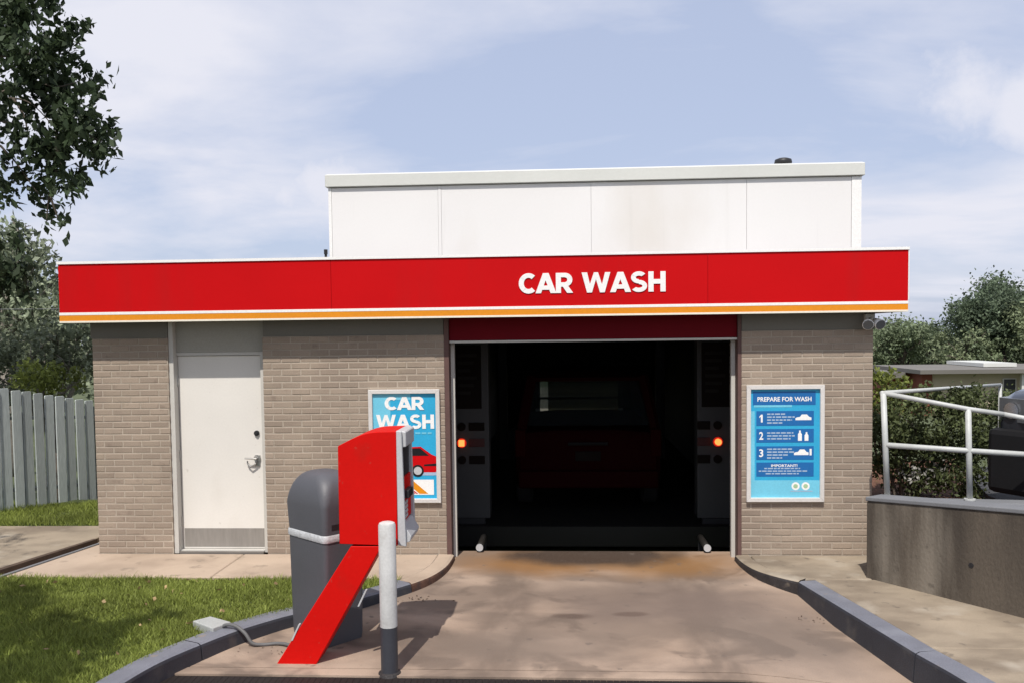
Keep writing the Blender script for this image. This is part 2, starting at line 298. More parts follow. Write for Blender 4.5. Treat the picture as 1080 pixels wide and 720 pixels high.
# ------------------------------------------------------------------ mesh helpers
class MB:
    def __init__(s): s.v = []; s.f = []
    def add(s, v, f):
        o = len(s.v); s.v += [tuple(p) for p in v]; s.f += [tuple(i + o for i in q) for q in f]; return s
    def box(s, x0, x1, y0, y1, z0, z1):
        return s.add([(x0, y0, z0), (x1, y0, z0), (x1, y1, z0), (x0, y1, z0), (x0, y0, z1), (x1, y0, z1), (x1, y1, z1), (x0, y1, z1)],
                     [(3, 2, 1, 0), (4, 5, 6, 7), (0, 1, 5, 4), (1, 2, 6, 5), (2, 3, 7, 6), (3, 0, 4, 7)])
    def bbox(s, x0, x1, y0, y1, z0, z1, b=0.005):   # box with bevelled edges
        bm = bmesh.new()
        bmesh.ops.create_cube(bm, size=1.0)
        for v in bm.verts:
            v.co = Vector(((x0 + x1) / 2 + v.co.x * (x1 - x0), (y0 + y1) / 2 + v.co.y * (y1 - y0), (z0 + z1) / 2 + v.co.z * (z1 - z0)))
        bmesh.ops.bevel(bm, geom=bm.edges[:], offset=b, segments=2, affect='EDGES', profile=0.5)
        return s.frombm(bm)
    def frombm(s, bm):
        bm.verts.index_update()
        s.add([v.co.copy() for v in bm.verts], [[v.index for v in f.verts] for f in bm.faces]); bm.free(); return s
    def prism(s, poly, axis, a, b, bevel=0.0, seg=2):  # poly in the two other axes, extruded along axis
        bm = bmesh.new()
        def P(p, t):
            return {'x': (t, p[0], p[1]), 'y': (p[0], t, p[1]), 'z': (p[0], p[1], t)}[axis]
        A = [bm.verts.new(P(p, a)) for p in poly]; B = [bm.verts.new(P(p, b)) for p in poly]
        k = len(poly)
        bm.faces.new(A); bm.faces.new(B[::-1])
        for i in range(k): bm.faces.new((A[i], B[i], B[(i + 1) % k], A[(i + 1) % k]))
        bmesh.ops.recalc_face_normals(bm, faces=bm.faces[:])
        if bevel: bmesh.ops.bevel(bm, geom=bm.edges[:], offset=bevel, segments=seg, affect='EDGES', profile=0.5)
        return s.frombm(bm)
    def tube(s, pts, rad, k=8, cap=True):
        pts = [Vector(p) for p in pts]; rad = rad if isinstance(rad, (list, tuple)) else [rad] * len(pts)
        o = len(s.v); prev = None
        for i, p in enumerate(pts):
            d = (pts[min(i + 1, len(pts) - 1)] - pts[max(i - 1, 0)]).normalized()
            if prev is None:
                a = d.orthogonal().normalized()
            else:
                a = (prev - d * prev.dot(d)).normalized()
            prev = a; b = d.cross(a)
            for j in range(k):
                t = 2 * math.pi * j / k
                s.v.append(tuple(p + (a * math.cos(t) + b * math.sin(t)) * rad[i]))
        for i in range(len(pts) - 1):
            for j in range(k):
                s.f.append((o + i * k + j, o + i * k + (j + 1) % k, o + (i + 1) * k + (j + 1) % k, o + (i + 1) * k + j))
        if cap:
            s.f.append(tuple(o + j for j in range(k))[::-1]); e = o + (len(pts) - 1) * k
            s.f.append(tuple(e + j for j in range(k)))
        return s
    def loft(s, rings, cap=True):
        o = len(s.v); k = len(rings[0])
        for r in rings: s.v += [tuple(p) for p in r]
        for i in range(len(rings) - 1):
            for j in range(k):
                s.f.append((o + i * k + j, o + i * k + (j + 1) % k, o + (i + 1) * k + (j + 1) % k, o + (i + 1) * k + j))
        if cap:
            s.f.append(tuple(o + j for j in range(k))[::-1]); e = o + (len(rings) - 1) * k
            s.f.append(tuple(e + j for j in range(k)))
        return s
    def disc(s, c, ax, r, th, k=20):   # short cylinder along axis
        c = Vector(c); ax = Vector(ax).normalized()
        return s.tube([c - ax * th / 2, c + ax * th / 2], r, k)
    def mesh(s, name, m, smooth=False):
        me = bpy.data.meshes.new(name); me.from_pydata(s.v, [], s.f); me.validate(); me.update()
        if m: me.materials.append(m)
        if smooth:
            for p in me.polygons: p.use_smooth = True
        return me

ORIG = {}
def thing(name, label, cat, loc=(0, 0, 0), group=None):
    o = bpy.data.objects.new(name, None); COL.objects.link(o); o.location = loc; o.empty_display_size = 0.2
    o['label'] = label; o['category'] = cat
    if group: o['group'] = group
    ORIG[o] = Vector(loc); return o
def put(name, me, parent=None, world=(0, 0, 0), rot=None):
    o = bpy.data.objects.new(name, me); COL.objects.link(o)
    w = Vector(world); ORIG[o] = w
    if parent is not None:
        o.parent = parent; o.location = w - ORIG[parent]
    else: o.location = w
    if rot: o.rotation_euler = rot
    return o
def part(name, mb, m, parent, smooth=False, label=None):
    o = put(name, mb.mesh(name, m, smooth), parent)
    if label: o['label'] = label
    return o
def autosmooth(o, ang=35):
    for p in o.data.polygons: p.use_smooth = True
    o.data.set_sharp_from_angle(angle=R(ang)); return o
def tag(o, label, cat, group=None, kind=None):
    if label: o['label'] = label
    if cat: o['category'] = cat
    if group: o['group'] = group
    if kind: o['kind'] = kind
    return o
def structure(name, mb, m, smooth=False, parent=None):
    o = put(name, mb.mesh(name, m, smooth), parent)
    if parent is None: o['kind'] = 'structure'
    return o

def text_mb(txt, x0, x1, z0, z1, y, th=0.003, offset=0.0, keep=False):
    """text on a vertical face looking towards -Y, fitted to the rectangle"""
    cu = bpy.data.curves.new('t', 'FONT'); cu.body = txt; cu.size = 1.0; cu.offset = offset; cu.resolution_u = 3
    o = bpy.data.objects.new('t', cu); COL.objects.link(o)
    bpy.context.view_layer.update()
    me = o.evaluated_get(bpy.context.evaluated_depsgraph_get()).to_mesh()
    vs = [v.co.copy() for v in me.vertices]; fs = [list(p.vertices) for p in me.polygons]
    o.to_mesh_clear() if hasattr(o, 'to_mesh_clear') else None
    bpy.data.objects.remove(o); bpy.data.curves.remove(cu)
    mb = MB()
    if not vs: return mb
    ax, bx = min(v.x for v in vs), max(v.x for v in vs); az, bz = min(v.y for v in vs), max(v.y for v in vs)
    sx = (x1 - x0) / (bx - ax); sz = (z1 - z0) / (bz - az)
    bm = bmesh.new()
    bv = [bm.verts.new((x0 + (v.x - ax) * sx, y, z0 + (v.y - az) * sz)) for v in vs]
    for f in fs:
        try: bm.faces.new([bv[i] for i in f])
        except ValueError: pass
    r = bmesh.ops.extrude_face_region(bm, geom=bm.faces[:])
    for e in r['geom']:
        if isinstance(e, bmesh.types.BMVert): e.co.y -= th
    bmesh.ops.recalc_face_normals(bm, faces=bm.faces[:])
    return mb.frombm(bm)

# bold block letters for the big signs (drawn on a 0..1 high grid, own outlines)
def bold_letter(ch):
    """list of polygons (x, z); width returned"""
    def arc(cx_, cz, rx, rz, a0, a1, n=12):
        return [(cx_ + rx * math.cos(R(a0 + (a1 - a0) * i / n)), cz + rz * math.sin(R(a0 + (a1 - a0) * i / n))) for i in range(n + 1)]
    T = 0.25
    def ring(cx_, cz, rx, rz, a0, a1, t=T, n=16):
        o_ = arc(cx_, cz, rx, rz, a0, a1, n); i_ = arc(cx_, cz, rx - t, rz - t * 0.92, a0, a1, n)
        return [[o_[k], o_[k + 1], i_[k + 1], i_[k]] for k in range(n)]
    if ch == 'C': return ring(0.48, 0.5, 0.48, 0.51, 48, 312, n=20), 0.84
    if ch == 'A':
        return [[(0, 0), (0.27, 0), (0.56, 0.80), (0.56, 1), (0.37, 1)], [(0.56, 1), (0.56, 0.80), (0.72, 0.0), (1.0, 0), (0.66, 1)][0:0] or
                [(0.56, 1), (0.44, 0.80), (0.74, 0), (1.02, 0), (0.65, 1)], [(0.24, 0.17), (0.78, 0.17), (0.72, 0.38), (0.30, 0.38)]], 1.02
    if ch == 'R':
        return [[(0, 0), (T, 0), (T, 1), (0, 1)], [(T, 0.78), (0.45, 0.78), (0.45, 1), (T, 1)], [(T, 0.31), (0.45, 0.31), (0.45, 0.53), (T, 0.53)]] + \
               ring(0.45, 0.655, 0.36, 0.345, -90, 90, 0.25, 10) + [[(0.33, 0.33), (0.58, 0.38), (0.84, 0), (0.55, 0)]], 0.85
    if ch == 'W':
        return [[(0, 1), (0.27, 1), (0.50, 0), (0.26, 0)], [(0.26, 0), (0.50, 0), (0.80, 1), (0.60, 1)],
                [(0.60, 1), (0.80, 1), (1.12, 0), (0.89, 0)], [(0.89, 0), (1.12, 0), (1.40, 1), (1.14, 1)]], 1.40
    if ch == 'S':
        return ring(0.40, 0.715, 0.38, 0.30, 35, 270, 0.23, 14) + ring(0.40, 0.29, 0.40, 0.30, -145, 90, 0.23, 14), 0.80
    if ch == 'H':
        return [[(0, 0), (T, 0), (T, 1), (0, 1)], [(T, 0.39), (0.58, 0.39), (0.58, 0.62), (T, 0.62)], [(0.58, 0), (0.58 + T, 0), (0.58 + T, 1), (0.58, 1)]], 0.83
    return [], 0.35
def word_layout(word, gap=0.06):
    x = 0; out = []
    for i, ch in enumerate(word):
        p, w = bold_letter(ch)
        if ch != ' ': out.append((ch, x, p))
        x += w + (gap if ch != ' ' else 0)
        if i + 1 < len(word) and ch + word[i + 1] in ('WA', 'CA', 'AR', 'AS', 'AC'): x -= 0.08
    return out, x - gap
def letter_mb(polys, x0, sx, z0, sz, y, th):
    mb = MB()
    for k, p in enumerate(polys):
        q = [(x0 + a * sx, z0 + b * sz) for a, b in p]
        d = 0.0003 * (k % 7)
        mb.prism(q, 'y', y, y - th - d)
    return mb

# ------------------------------------------------------------------ ground (one sheet to the horizon)
def gz(x, y):
    z = -0.40
    if y > 6: z -= min(6.0, (y - 6) * 0.055)
    d = max(0.0, x - 12)
    z += 0.0 if y > 20 else min(0.6, d * 0.05)
    return z
def axis_vals(lo, hi, c0, c1, fine, k=1.35):
    v = list(np.arange(c0, c1 + 1e-6, fine)); st = fine
    x = c1
    while x < hi: st *= k; x += st; v.append(min(x, hi))
    st = fine; x = c0
    while x > lo: st *= k; x -= st; v.insert(0, max(x, lo))
    return v
xs = axis_vals(-600, 600, -20, 30, 2.0); ys = axis_vals(-120, 900, -14, 50, 2.0)
g = MB(); g.v = [(x, y, gz(x, y)) for y in ys for x in xs]
k = len(xs)
g.f = [(j * k + i, j * k + i + 1, (j + 1) * k + i + 1, (j + 1) * k + i) for j in range(len(ys) - 1) for i in range(k - 1)]
structure('ground', g, EARTH, True)

# ------------------------------------------------------------------ driveway, apron, kerbs, walks, lawn
def dz(y, x=5.0):
    t = max(0.0, min(1.0, (x - 6.0) / 1.1)); t = t * t * (3 - 2 * t)
    return -0.06 + 0.025 * min(y, 0.35) - 0.09 * t * max(0.0, min(1.0, (-y - 0.3) / 1.3))
KL = [(1.85, -9.5), (1.86, -5.0), (1.93, -4.0), (1.982, -3.408), (2.048, -3.034), (2.18, -2.71), (2.342, -2.371), (2.486, -2.165), (2.639, -1.97),
      (2.904, -1.738), (3.163, -1.463), (3.488, -1.046)]
KLC = [(3.488, -1.046), (3.60, -0.87), (3.68, -0.66), (3.733, -0.40), (3.746, -0.15), (3.746, 0.02)]
KR = [(7.0, -0.927), (7.17, -1.80), (7.345, -2.712), (7.425, -3.026), (7.75, -4.6), (8.3, -9.5)]
KRC = [(6.616, 0.02), (6.63, -0.265), (6.70, -0.55), (6.84, -0.76), (7.0, -0.927)]

def strip(left, right, zf, name, m):
    """left/right: functions y -> x; y list"""
    pass
def interp(path, y):
    ps = sorted(path, key=lambda p: p[1])
    for a, b in zip(ps, ps[1:]):
        if a[1] <= y <= b[1]:
            t = (y - a[1]) / (b[1] - a[1] + 1e-9); return a[0] + t * (b[0] - a[0])
    return ps[0][0] if y < ps[0][1] else ps[-1][0]
allL = KL + KLC[1:]; allR = KR[::-1] + KRC[::-1][1:]
def slab(y0, y1, m, name, lift=0.0, n=24):
    mb = MB(); ysl = np.linspace(y0, y1, n + 1); nx = 16
    for y in ysl:
        a = interp(allL, y) - 0.06; b = interp(allR, y) + 0.06
        for i in range(nx + 1): mb.v.append((a + (b - a) * i / nx, y, dz(y, a + (b - a) * i / nx) + lift))
    for j in range(n):
        for i in range(nx): mb.f.append((j * (nx + 1) + i, j * (nx + 1) + i + 1, (j + 1) * (nx + 1) + i + 1, (j + 1) * (nx + 1) + i))
    for y in (y0, y1):      # edge skirts
        a = interp(allL, y) - 0.06; b = interp(allR, y) + 0.06; o = len(mb.v)
        for i in range(nx + 1):
            x = a + (b - a) * i / nx; z = dz(y, x) + lift; mb.v += [(x, y, z), (x, y, z - 0.2)]
        mb.f += [(o + 2 * i, o + 2 * i + 2, o + 2 * i + 3, o + 2 * i + 1) for i in range(nx)]
    return structure(name, mb, m)
slab(-2.785, 0.36, DRIVE, 'driveway')
slab(-2.915, -2.80, DRIVE, 'driveway_header', 0.002, 3)
# trench drain across the mouth of the drive
td = thing('trench_drain', 'dark iron trench drain running across the front of the concrete drive', 'drain', (4.6, -3.03, -0.15))
tb = MB(); tb.box(2.02, 7.46, -3.17, -2.92, -0.36, -0.335); part('channel', tb, BLACKM, td)
xg = 2.03
gb = MB()
while xg < 7.45:
    gb.box(xg, xg + 0.0425, -3.165, -2.925, dz(-3.07, xg) - 0.035, dz(-3.07, xg) - 0.005); xg += 0.045
q = part('grate_bars', gb, mat('grate_iron', (0.012, 0.008, 0.007), 0.7, 0.2, 8), td); q['kind'] = 'stuff'
slab(-9.5, -3.18, ASPH, 'asphalt_apron', 0.0, 10)

def kerb_run(path, wid, parent, mtop, mface, name='kerb_segment', ztop=0.0, side=1, batter=0.035, zb=-0.3):
    """path runs along the driveway-side top edge; width goes to the far side (side=+1: left of travel)"""
    P_ = [Vector((p[0], p[1], 0)) for p in path]; rings = []
    for i, p in enumerate(P_):
        d = (P_[min(i + 1, len(P_) - 1)] - P_[max(i - 1, 0)]).normalized(); nrm = Vector((-d.y, d.x, 0)) * side
        z = ztop
        rings.append([p + nrm * wid + Vector((0, 0, zb)), p + nrm * wid + Vector((0, 0, z)), p + nrm * 0.02 + Vector((0, 0, z)),
                      p - nrm * 0.006 + Vector((0, 0, z - 0.012)), p - nrm * 0.014 + Vector((0, 0, z - 0.03)), p - nrm * batter + Vector((0, 0, zb))])
    mb = MB(); mb.loft(rings)
    me = mb.mesh(name, mtop); me.materials.append(mface)
    k = 6
    for pi, p in enumerate(me.polygons):
        c = p.center; nn = p.normal
        if nn.z < 0.6: p.material_index = 1
    bm = bmesh.new(); bm.from_mesh(me); bmesh.ops.recalc_face_normals(bm, faces=bm.faces[:]); bm.to_mesh(me); bm.free()
    for p in me.polygons: p.material_index = 0 if p.normal.z > 0.5 else 1
    o = put(name, me, parent); return o
def subdiv(path, n=3):
    out = []
    for a, b in zip(path, path[1:]):
        for i in range(n): out.append((a[0] + (b[0] - a[0]) * i / n, a[1] + (b[1] - a[1]) * i / n))
    return out + [path[-1]]
def smooth_path(path, it=2):
    p = [Vector((a[0], a[1])) for a in path]
    for _ in range(it):
        q = [p[0]]
        for a, b in zip(p, p[1:]): q += [a * 0.75 + b * 0.25, a * 0.25 + b * 0.75]
        q.append(p[-1]); p = q
    return [(v.x, v.y) for v in p]
kl = thing('kerb', 'painted blue grey kerb curving between the lawn and the drive', 'kerb', (2.6, -2.2, 0)); kl['kind'] = 'structure'
sp = smooth_path(KL); cut = [i for i, p in enumerate(sp) if p[1] > -2.72][0]
def gapped(p):   # pull ends in by 4 mm
    p = [list(a) for a in p]
    for e, n_ in ((0, 1), (-1, -2)):
        d = (Vector(p[n_]) - Vector(p[e])).normalized() * 0.005; p[e][0] += d.x; p[e][1] += d.y
    return p
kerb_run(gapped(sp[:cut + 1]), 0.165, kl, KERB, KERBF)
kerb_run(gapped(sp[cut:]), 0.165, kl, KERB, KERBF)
o = kerb_run(gapped(smooth_path(KLC)), 0.15, kl, CONC, WORN, 'worn_kerb_segment'); o['label'] = 'chipped bare kerb end by the door jamb'
kr = thing('kerb', 'straight painted grey kerb between the drive and the retaining wall walk', 'kerb', (7.3, -2.2, 0)); kr['kind'] = 'structure'
KRS = subdiv(KR, 6); cut = [i for i, p in enumerate(KRS) if p[1] < -2.70][0]
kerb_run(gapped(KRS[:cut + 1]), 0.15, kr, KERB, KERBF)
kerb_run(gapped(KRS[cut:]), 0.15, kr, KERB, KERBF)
o = kerb_run(gapped(smooth_path(KRC)), 0.12, kr, CONC_R, GRIME, 'worn_kerb_segment'); o['label'] = 'blackened kerb end by the bay opening'

def poly_slab(name, pts, z0, z1, m, parent=None):
    mb = MB(); mb.prism(pts, 'z', z0, z1, 0.008, 1)
    return structure(name, mb, m, parent=parent)
wk = thing('walkway', 'tan concrete walk along the door wall', 'walkway', (1.8, -0.4, 0)); wk['kind'] = 'structure'
inL = [(3.40, -0.93), (3.47, -0.80), (3.53, -0.62), (3.58, -0.40), (3.59, -0.14), (3.59, -0.005)]
for x0, x1 in ((-0.36, 1.555), (1.562, 2.90)):
    y0 = -0.88
    q = [(x0, y0), (x1, y0), (x1, -0.004), (x0, -0.004)] if x0 > 0 else [(x0 - 0.19, y0), (x1, y0), (x1, -0.004), (-0.004, -0.004), (-0.004, 0.6), (-0.27, 0.6)]
    poly_slab('slab', q, -0.2, 0.0, CONC, wk)
poly_slab('slab', [(2.907, -0.88), (3.36, -0.90)] + inL[1:] + [(2.907, -0.005)], -0.2, 0.0, CONC, wk)
wr = thing('walkway', 'worn tan concrete walk between the grey kerb and retaining wall', 'walkway', (7.4, -1.5, 0)); wr['kind'] = 'structure'
poly_slab('slab', [(6.76, -0.004), (6.755, -0.25), (6.82, -0.48), (6.93, -0.66), (7.06, -0.85), (8.1, -0.85), (8.1, -0.004)], -0.2, -0.002, CONC_R, wr)
poly_slab('slab', [(7.15, -0.86), (7.33, -1.80), (7.485, -2.61), (9.2, -2.61), (8.1, -0.86)], -0.2, -0.004, CONC_R, wr)
poly_slab('slab', [(7.49, -2.62), (7.575, -3.03), (7.90, -4.6), (8.45, -9.5), (12.5, -9.5), (9.2, -2.62)], -0.2, -0.004, CONC_R, wr)

# lawn base sheets
lb = MB(); lawn_edge = [(p[0] - 0.16, p[1]) for p in sp if p[1] > -8 and p[1] < -1.2]
poly = [(-8, -8), (1.69, -8)] + [(p[0] - 0.02, p[1] + 0.0) for p in lawn_edge] + [(3.30, -1.1), (3.36, -0.90), (-0.55, -0.90), (-0.62, -1.1), (-8, -1.1 - 6.0)]
lb.prism(poly, 'z', -0.3, -0.03); structure('lawn', lb, SOIL)
bl = MB(); bl.box(-14, -0.65, 1.16, 2.9, -0.35, 0.03); structure('back_lawn', bl, SOIL)

def grass(name, n, inside, zb, hmin, hmax, label):
    pts = []
    x0, x1, y0, y1 = inside[0]
    while len(pts) < n:
        xy = rng.uniform((x0, y0), (x1, y1), (n, 2))
        for p in xy:
            if inside[1](p[0], p[1]): pts.append(p)
            if len(pts) >= n: break
    P_ = np.array(pts); a = rng.uniform(0, 2 * math.pi, n); h = rng.uniform(hmin, hmax, n); w = rng.uniform(0.003, 0.006, n)
    ph = 0.5 + 0.25 * (np.sin(P_[:, 0] * 5.1 + P_[:, 1] * 3.3) + np.sin(P_[:, 0] * 2.3 - P_[:, 1] * 6.7 + 1.3)) + 0.12 * np.sin(P_[:, 0] * 17 + 9 * np.sin(P_[:, 1] * 13)); h = h * (0.45 + 0.75 * np.clip(ph, 0, 1))
    lean = rng.uniform(0.1, 1.3, n) * h; b = rng.uniform(0, 2 * math.pi, n)
    V = np.zeros((n, 3, 3))
    V[:, 0, 0] = P_[:, 0] - np.cos(a) * w; V[:, 0, 1] = P_[:, 1] - np.sin(a) * w; V[:, 0, 2] = zb
    V[:, 1, 0] = P_[:, 0] + np.cos(a) * w; V[:, 1, 1] = P_[:, 1] + np.sin(a) * w; V[:, 1, 2] = zb
    V[:, 2, 0] = P_[:, 0] + np.cos(b) * lean; V[:, 2, 1] = P_[:, 1] + np.sin(b) * lean; V[:, 2, 2] = zb + h
    me = bpy.data.meshes.new(name); me.vertices.add(3 * n); me.vertices.foreach_set('co', V.reshape(-1))
    me.loops.add(3 * n); me.loops.foreach_set('vertex_index', np.arange(3 * n, dtype=np.int32))
    me.polygons.add(n); me.polygons.foreach_set('loop_start', np.arange(0, 3 * n, 3, dtype=np.int32))
    me.update(); me.materials.append(GRASSM)
    return tag(put(name, me), label, 'grass', kind='stuff')
def in_lawn(x, y):
    if y > -0.885: return False
    e = interp(KL, y) - 0.15 if y < -1.05 else 3.36
    return x < e and (y > -7 or True) and not (1.97 < x < 2.28 and -2.42 < y < -2.13 and abs(x - 2.125) / 0.15 + abs(y + 2.272) / 0.14 < 1)
grass('lawn_grass', 130000, ((-1.6, 3.4, -3.9, -0.885), in_lawn), -0.03, 0.025, 0.075, 'short green lawn grass beside the curved kerb')
grass('back_grass', 26000, ((-5, -0.3, 1.18, 2.6), lambda x, y: x < -0.66), 0.03, 0.03, 0.09, 'strip of green grass in front of the fence')
# fallen leaves on the lawn
dl = MB()
for _ in range(70):
    x, y = random.uniform(-0.3, 3.0), random.uniform(-3.3, -0.95)
    if not in_lawn(x, y): continue
    a = random.uniform(0, 6.3); r = random.uniform(0.012, 0.03); z = 0.02 + random.uniform(0, 0.02)
    t = random.uniform(-0.02, 0.02)
    dl.add([(x - r * math.cos(a), y - r * math.sin(a), z), (x + r * .5 * math.sin(a), y - r * .5 * math.cos(a), z + t), (x + r * math.cos(a), y + r * math.sin(a), z + t * .5), (x - r * .5 * math.sin(a), y + r * .5 * math.cos(a), z - t)], [(0, 1, 2, 3)])
tag(put('fallen_leaves', dl.mesh('fallen_leaves', DRYLEAF)), 'dry tan leaves scattered on the lawn', 'leaves', kind='stuff')

# raised side slab with dark brown edging, left of the walk
sl = MB(); sl.prism([(-0.60, -0.93), (-0.31, 0.45), (-0.31, 1.15), (-14, 1.0), (-14, -6.9), (-1.9, -6.9)], 'z', -0.25, 0.045, 0.006, 1)
structure('side_pavement', sl, CONC_R)
ed = MB(); ed.prism([(-0.60, -0.93), (-0.31, 0.45), (-0.262, 0.45), (-0.53, -0.93)], 'z', -0.2, 0.052)
ed.prism([(-0.60, -0.94), (-1.9, -6.9), (-1.83, -6.9), (-0.53, -0.94)], 'z', -0.2, 0.052)
tag(put('pavement_edging', ed.mesh('pavement_edging', DKBROWN)), 'dark brown edging strip along the left side pavement', 'edging')
ed2 = MB(); ed2.prism([(-0.50, -0.93), (-0.24, 0.45), (-0.205, 0.45), (-0.455, -0.93)], 'z', -0.2, 0.012)
structure('concrete_edge_strip', ed2, COPING)

# ------------------------------------------------------------------ the car wash building
B = thing('car_wash_building', 'tan brick car wash with red fascia and tall white raised roof', 'building', (4.0, 0, 0))
WH = 2.25; CH = WH / 34
# mortar cores of the three front piers, with bricks as sub-parts
bw, bh, bd = 0.1890, CH - 0.0125, 0.07
brick_cell = CH
def brick_mesh(w):
    mb = MB(); mb.bbox(-w / 2, w / 2, -bd / 2, bd / 2, -bh / 2, bh / 2, 0.003)
    return mb
def brick_light(w):
    c = 0.0035; h = bh / 2; W_ = w / 2; y0, y1, y2 = -bd / 2, -bd / 2 + c, bd / 2
    v = [(-W_ + c, y0, -h + c), (W_ - c, y0, -h + c), (W_ - c, y0, h - c), (-W_ + c, y0, h - c),
         (-W_, y1, -h), (W_, y1, -h), (W_, y1, h), (-W_, y1, h), (-W_, y2, -h), (W_, y2, -h), (W_, y2, h), (-W_, y2, h)]
    f = [(0, 1, 2, 3)] + [(4 + i, 4 + (i + 1) % 4, (i + 1) % 4, i) for i in range(4)] + [(8 + i, 8 + (i + 1) % 4, 4 + (i + 1) % 4, 4 + i) for i in range(4)]
    return v, f
MESHC = {}
piers = [(0.0, 0.806), (1.805, 3.685), (6.668, 7.95)]
allb = []
for pi, (x0, x1) in enumerate(piers):
    for r in range(34):
        x = x0 - (0.1 if r % 2 else 0.0)
        while x < x1 - 0.02:
            a, b = max(x, x0), min(x + 0.1885, x1)
            if b - a > 0.035: allb.append((pi, (a + b) / 2, (r + 0.5) * CH, round(b - a, 3)))
            x += 0.2
allb.sort(key=lambda t: (-(t[3] > 0.15), (t[1] - CAM.x) ** 2 + (t[2] - CAM.z) ** 2))
walls = []
for pi, (x0, x1) in enumerate(piers):
    mb = MB(); mb.box(x0 + 0.003, x1 - 0.003, 0.0035, 0.2, -0.2, WH)
    wpart = part('brick_wall', mb, MORTAR, B); walls.append(wpart)
bl_proto = {}
count = 0; rest = [MB(), MB(), MB()]
for (pi, x, z, w) in allb:
    y = bd / 2 + random.uniform(-0.0015, 0.0015)
    if count < 290:
        if w not in bl_proto:
            v, f = brick_light(w); me = MB().add(v, f).mesh('brick', BR); bl_proto[w] = put('brick', me, walls[pi], (x, y, z)); ob = bl_proto[w]
        else:
            ob = bl_proto[w].copy(); COL.objects.link(ob); ob.parent = walls[pi]; ob.location = Vector((x, y, z)) - ORIG[walls[pi]]
        count += 1
    else:
        v, f = brick_light(w); rest[pi].add([(p[0] + x, p[1] + y, p[2] + z) for p in v], f)
for pi in range(3):
    if rest[pi].v:
        o = put('bricks', rest[pi].mesh('bricks', BR), walls[pi]); o['kind'] = 'stuff'

# frieze boards above the brick and soffit
for x0, x1 in ((-0.02, 0.80), (1.81, 3.68), (6.672, 7.97)):
    mb = MB(); mb.box(x0, x1, 0.012, 0.12, WH + 0.002, 2.44); part('frieze_board', mb, FRIEZE, B)
mb = MB(); mb.box(-0.18, 8.17, -0.21, 0.05, 2.442, 2.462); part('soffit', mb, FRIEZE, B)
# door set
XL, XR = 0.806, 1.805
mb = MB(); mb.box(XL, 0.852, 0.02, 0.19, 0.0, 2.45); mb.box(1.752, XR, 0.07, 0.19, 0.0, 2.10)
mb.box(0.852, 1.752, 0.10, 0.19, 2.068, 2.10); mb.box(0.852, 1.752, 0.06, 0.21, 0.0, 0.026)
df = part('door_frame', mb, FRAMEM, B)
mb = MB(); mb.box(0.853, XR + 0.0, 0.095, 0.15, 2.102, 2.45); part('transom_panel', mb, mat('transom_paint', (0.34, 0.325, 0.285), 0.6, 0.05, 2), B)
mb = MB(); mb.bbox(0.856, 1.748, 0.122, 0.167, 0.03, 2.064, 0.003); dr = part('door', mb, DOORM, B)
mb = MB(); mb.bbox(0.875, 1.735, 0.117, 0.122, 0.048, 0.245, 0.002); part('kick_plate', mb, KICK, dr)
for z in (0.32, 1.02, 1.80):
    mb = MB(); mb.tube([(0.853, 0.112, z - 0.055), (0.853, 0.112, z + 0.055)], 0.011, 8); part('hinge', mb, STEEL, dr)
mb = MB(); mb.disc((1.682, 0.113, 1.25), (0, 1, 0), 0.028, 0.02); mb.disc((1.682, 0.10, 1.25), (0, 1, 0), 0.016, 0.02); part('deadbolt', mb, BLACKM, dr)
mb = MB(); mb.disc((1.682, 0.113, 0.985), (0, 1, 0), 0.036, 0.02); mb.tube([(1.682, 0.115, 0.985), (1.682, 0.065, 0.985)], 0.012, 10)
mb.tube([(1.690, 0.065, 0.985), (1.66, 0.062, 0.988), (1.565, 0.062, 0.992)], [0.011, 0.010, 0.008], 8)
hd = part('handle', mb, STEEL, dr)
mb = MB(); mb.tube([(1.685, 0.11, 0.975), (1.672, 0.085, 0.93), (1.62, 0.08, 0.905), (1.585, 0.085, 0.93), (1.58, 0.10, 0.96)], 0.008, 6); mb.bbox(1.655, 1.712, 0.112, 0.122, 0.90, 1.02, 0.004)
part('latch_guard', mb, STEEL, hd)
mb = MB(); mb.box(0.853, 1.751, 0.03, 0.06, -0.03, 0.018); part('threshold', mb, STEEL, B)

# fascia: red band with white, orange and cream stripes
FY = -0.24
mb = MB(); mb.box(-0.195, 2.598, FY, FY + 0.035, 2.517, 3.003); mb.box(2.601, 6.298, FY + 0.0004, FY + 0.035, 2.517, 3.003); mb.box(6.301, 8.19, FY, FY + 0.035, 2.517, 3.003)
mb.box(-0.195, -0.16, FY + 0.036, 0.9, 2.517, 3.003); mb.box(8.155, 8.19, FY + 0.036, 0.9, 2.517, 3.003)
fa = part('fascia', mb, RED, B)
for nm, m_, z0, z1, pr in (('white_stripe', WHITE, 2.490, 2.517, 0.004), ('orange_stripe', ORANGE, 2.432, 2.490, 0.002), ('cream_stripe', CREAM, 2.414, 2.432, 0.004)):
    mb = MB(); mb.box(-0.195 - pr, 8.19 + pr, FY - pr, FY + 0.033, z0, z1)
    mb.box(-0.195 - pr, -0.16, FY + 0.0335, 0.9, z0, z1); mb.box(8.155, 8.19 + pr, FY + 0.0335, 0.9, z0, z1)
    part(nm, mb, m_, fa)
mb = MB(); mb.box(-0.205, 8.20, FY - 0.012, FY + 0.09, 3.004, 3.030); part('top_flashing', mb, WHITE, fa)
mb = MB(); mb.box(8.191, 8.199, FY - 0.006, FY + 0.02, 2.53, 3.003); part('end_trim', mb, WHITE, fa)
lay, wtot = word_layout('CAR WASH')
sx = (5.893 - 4.466) / wtot
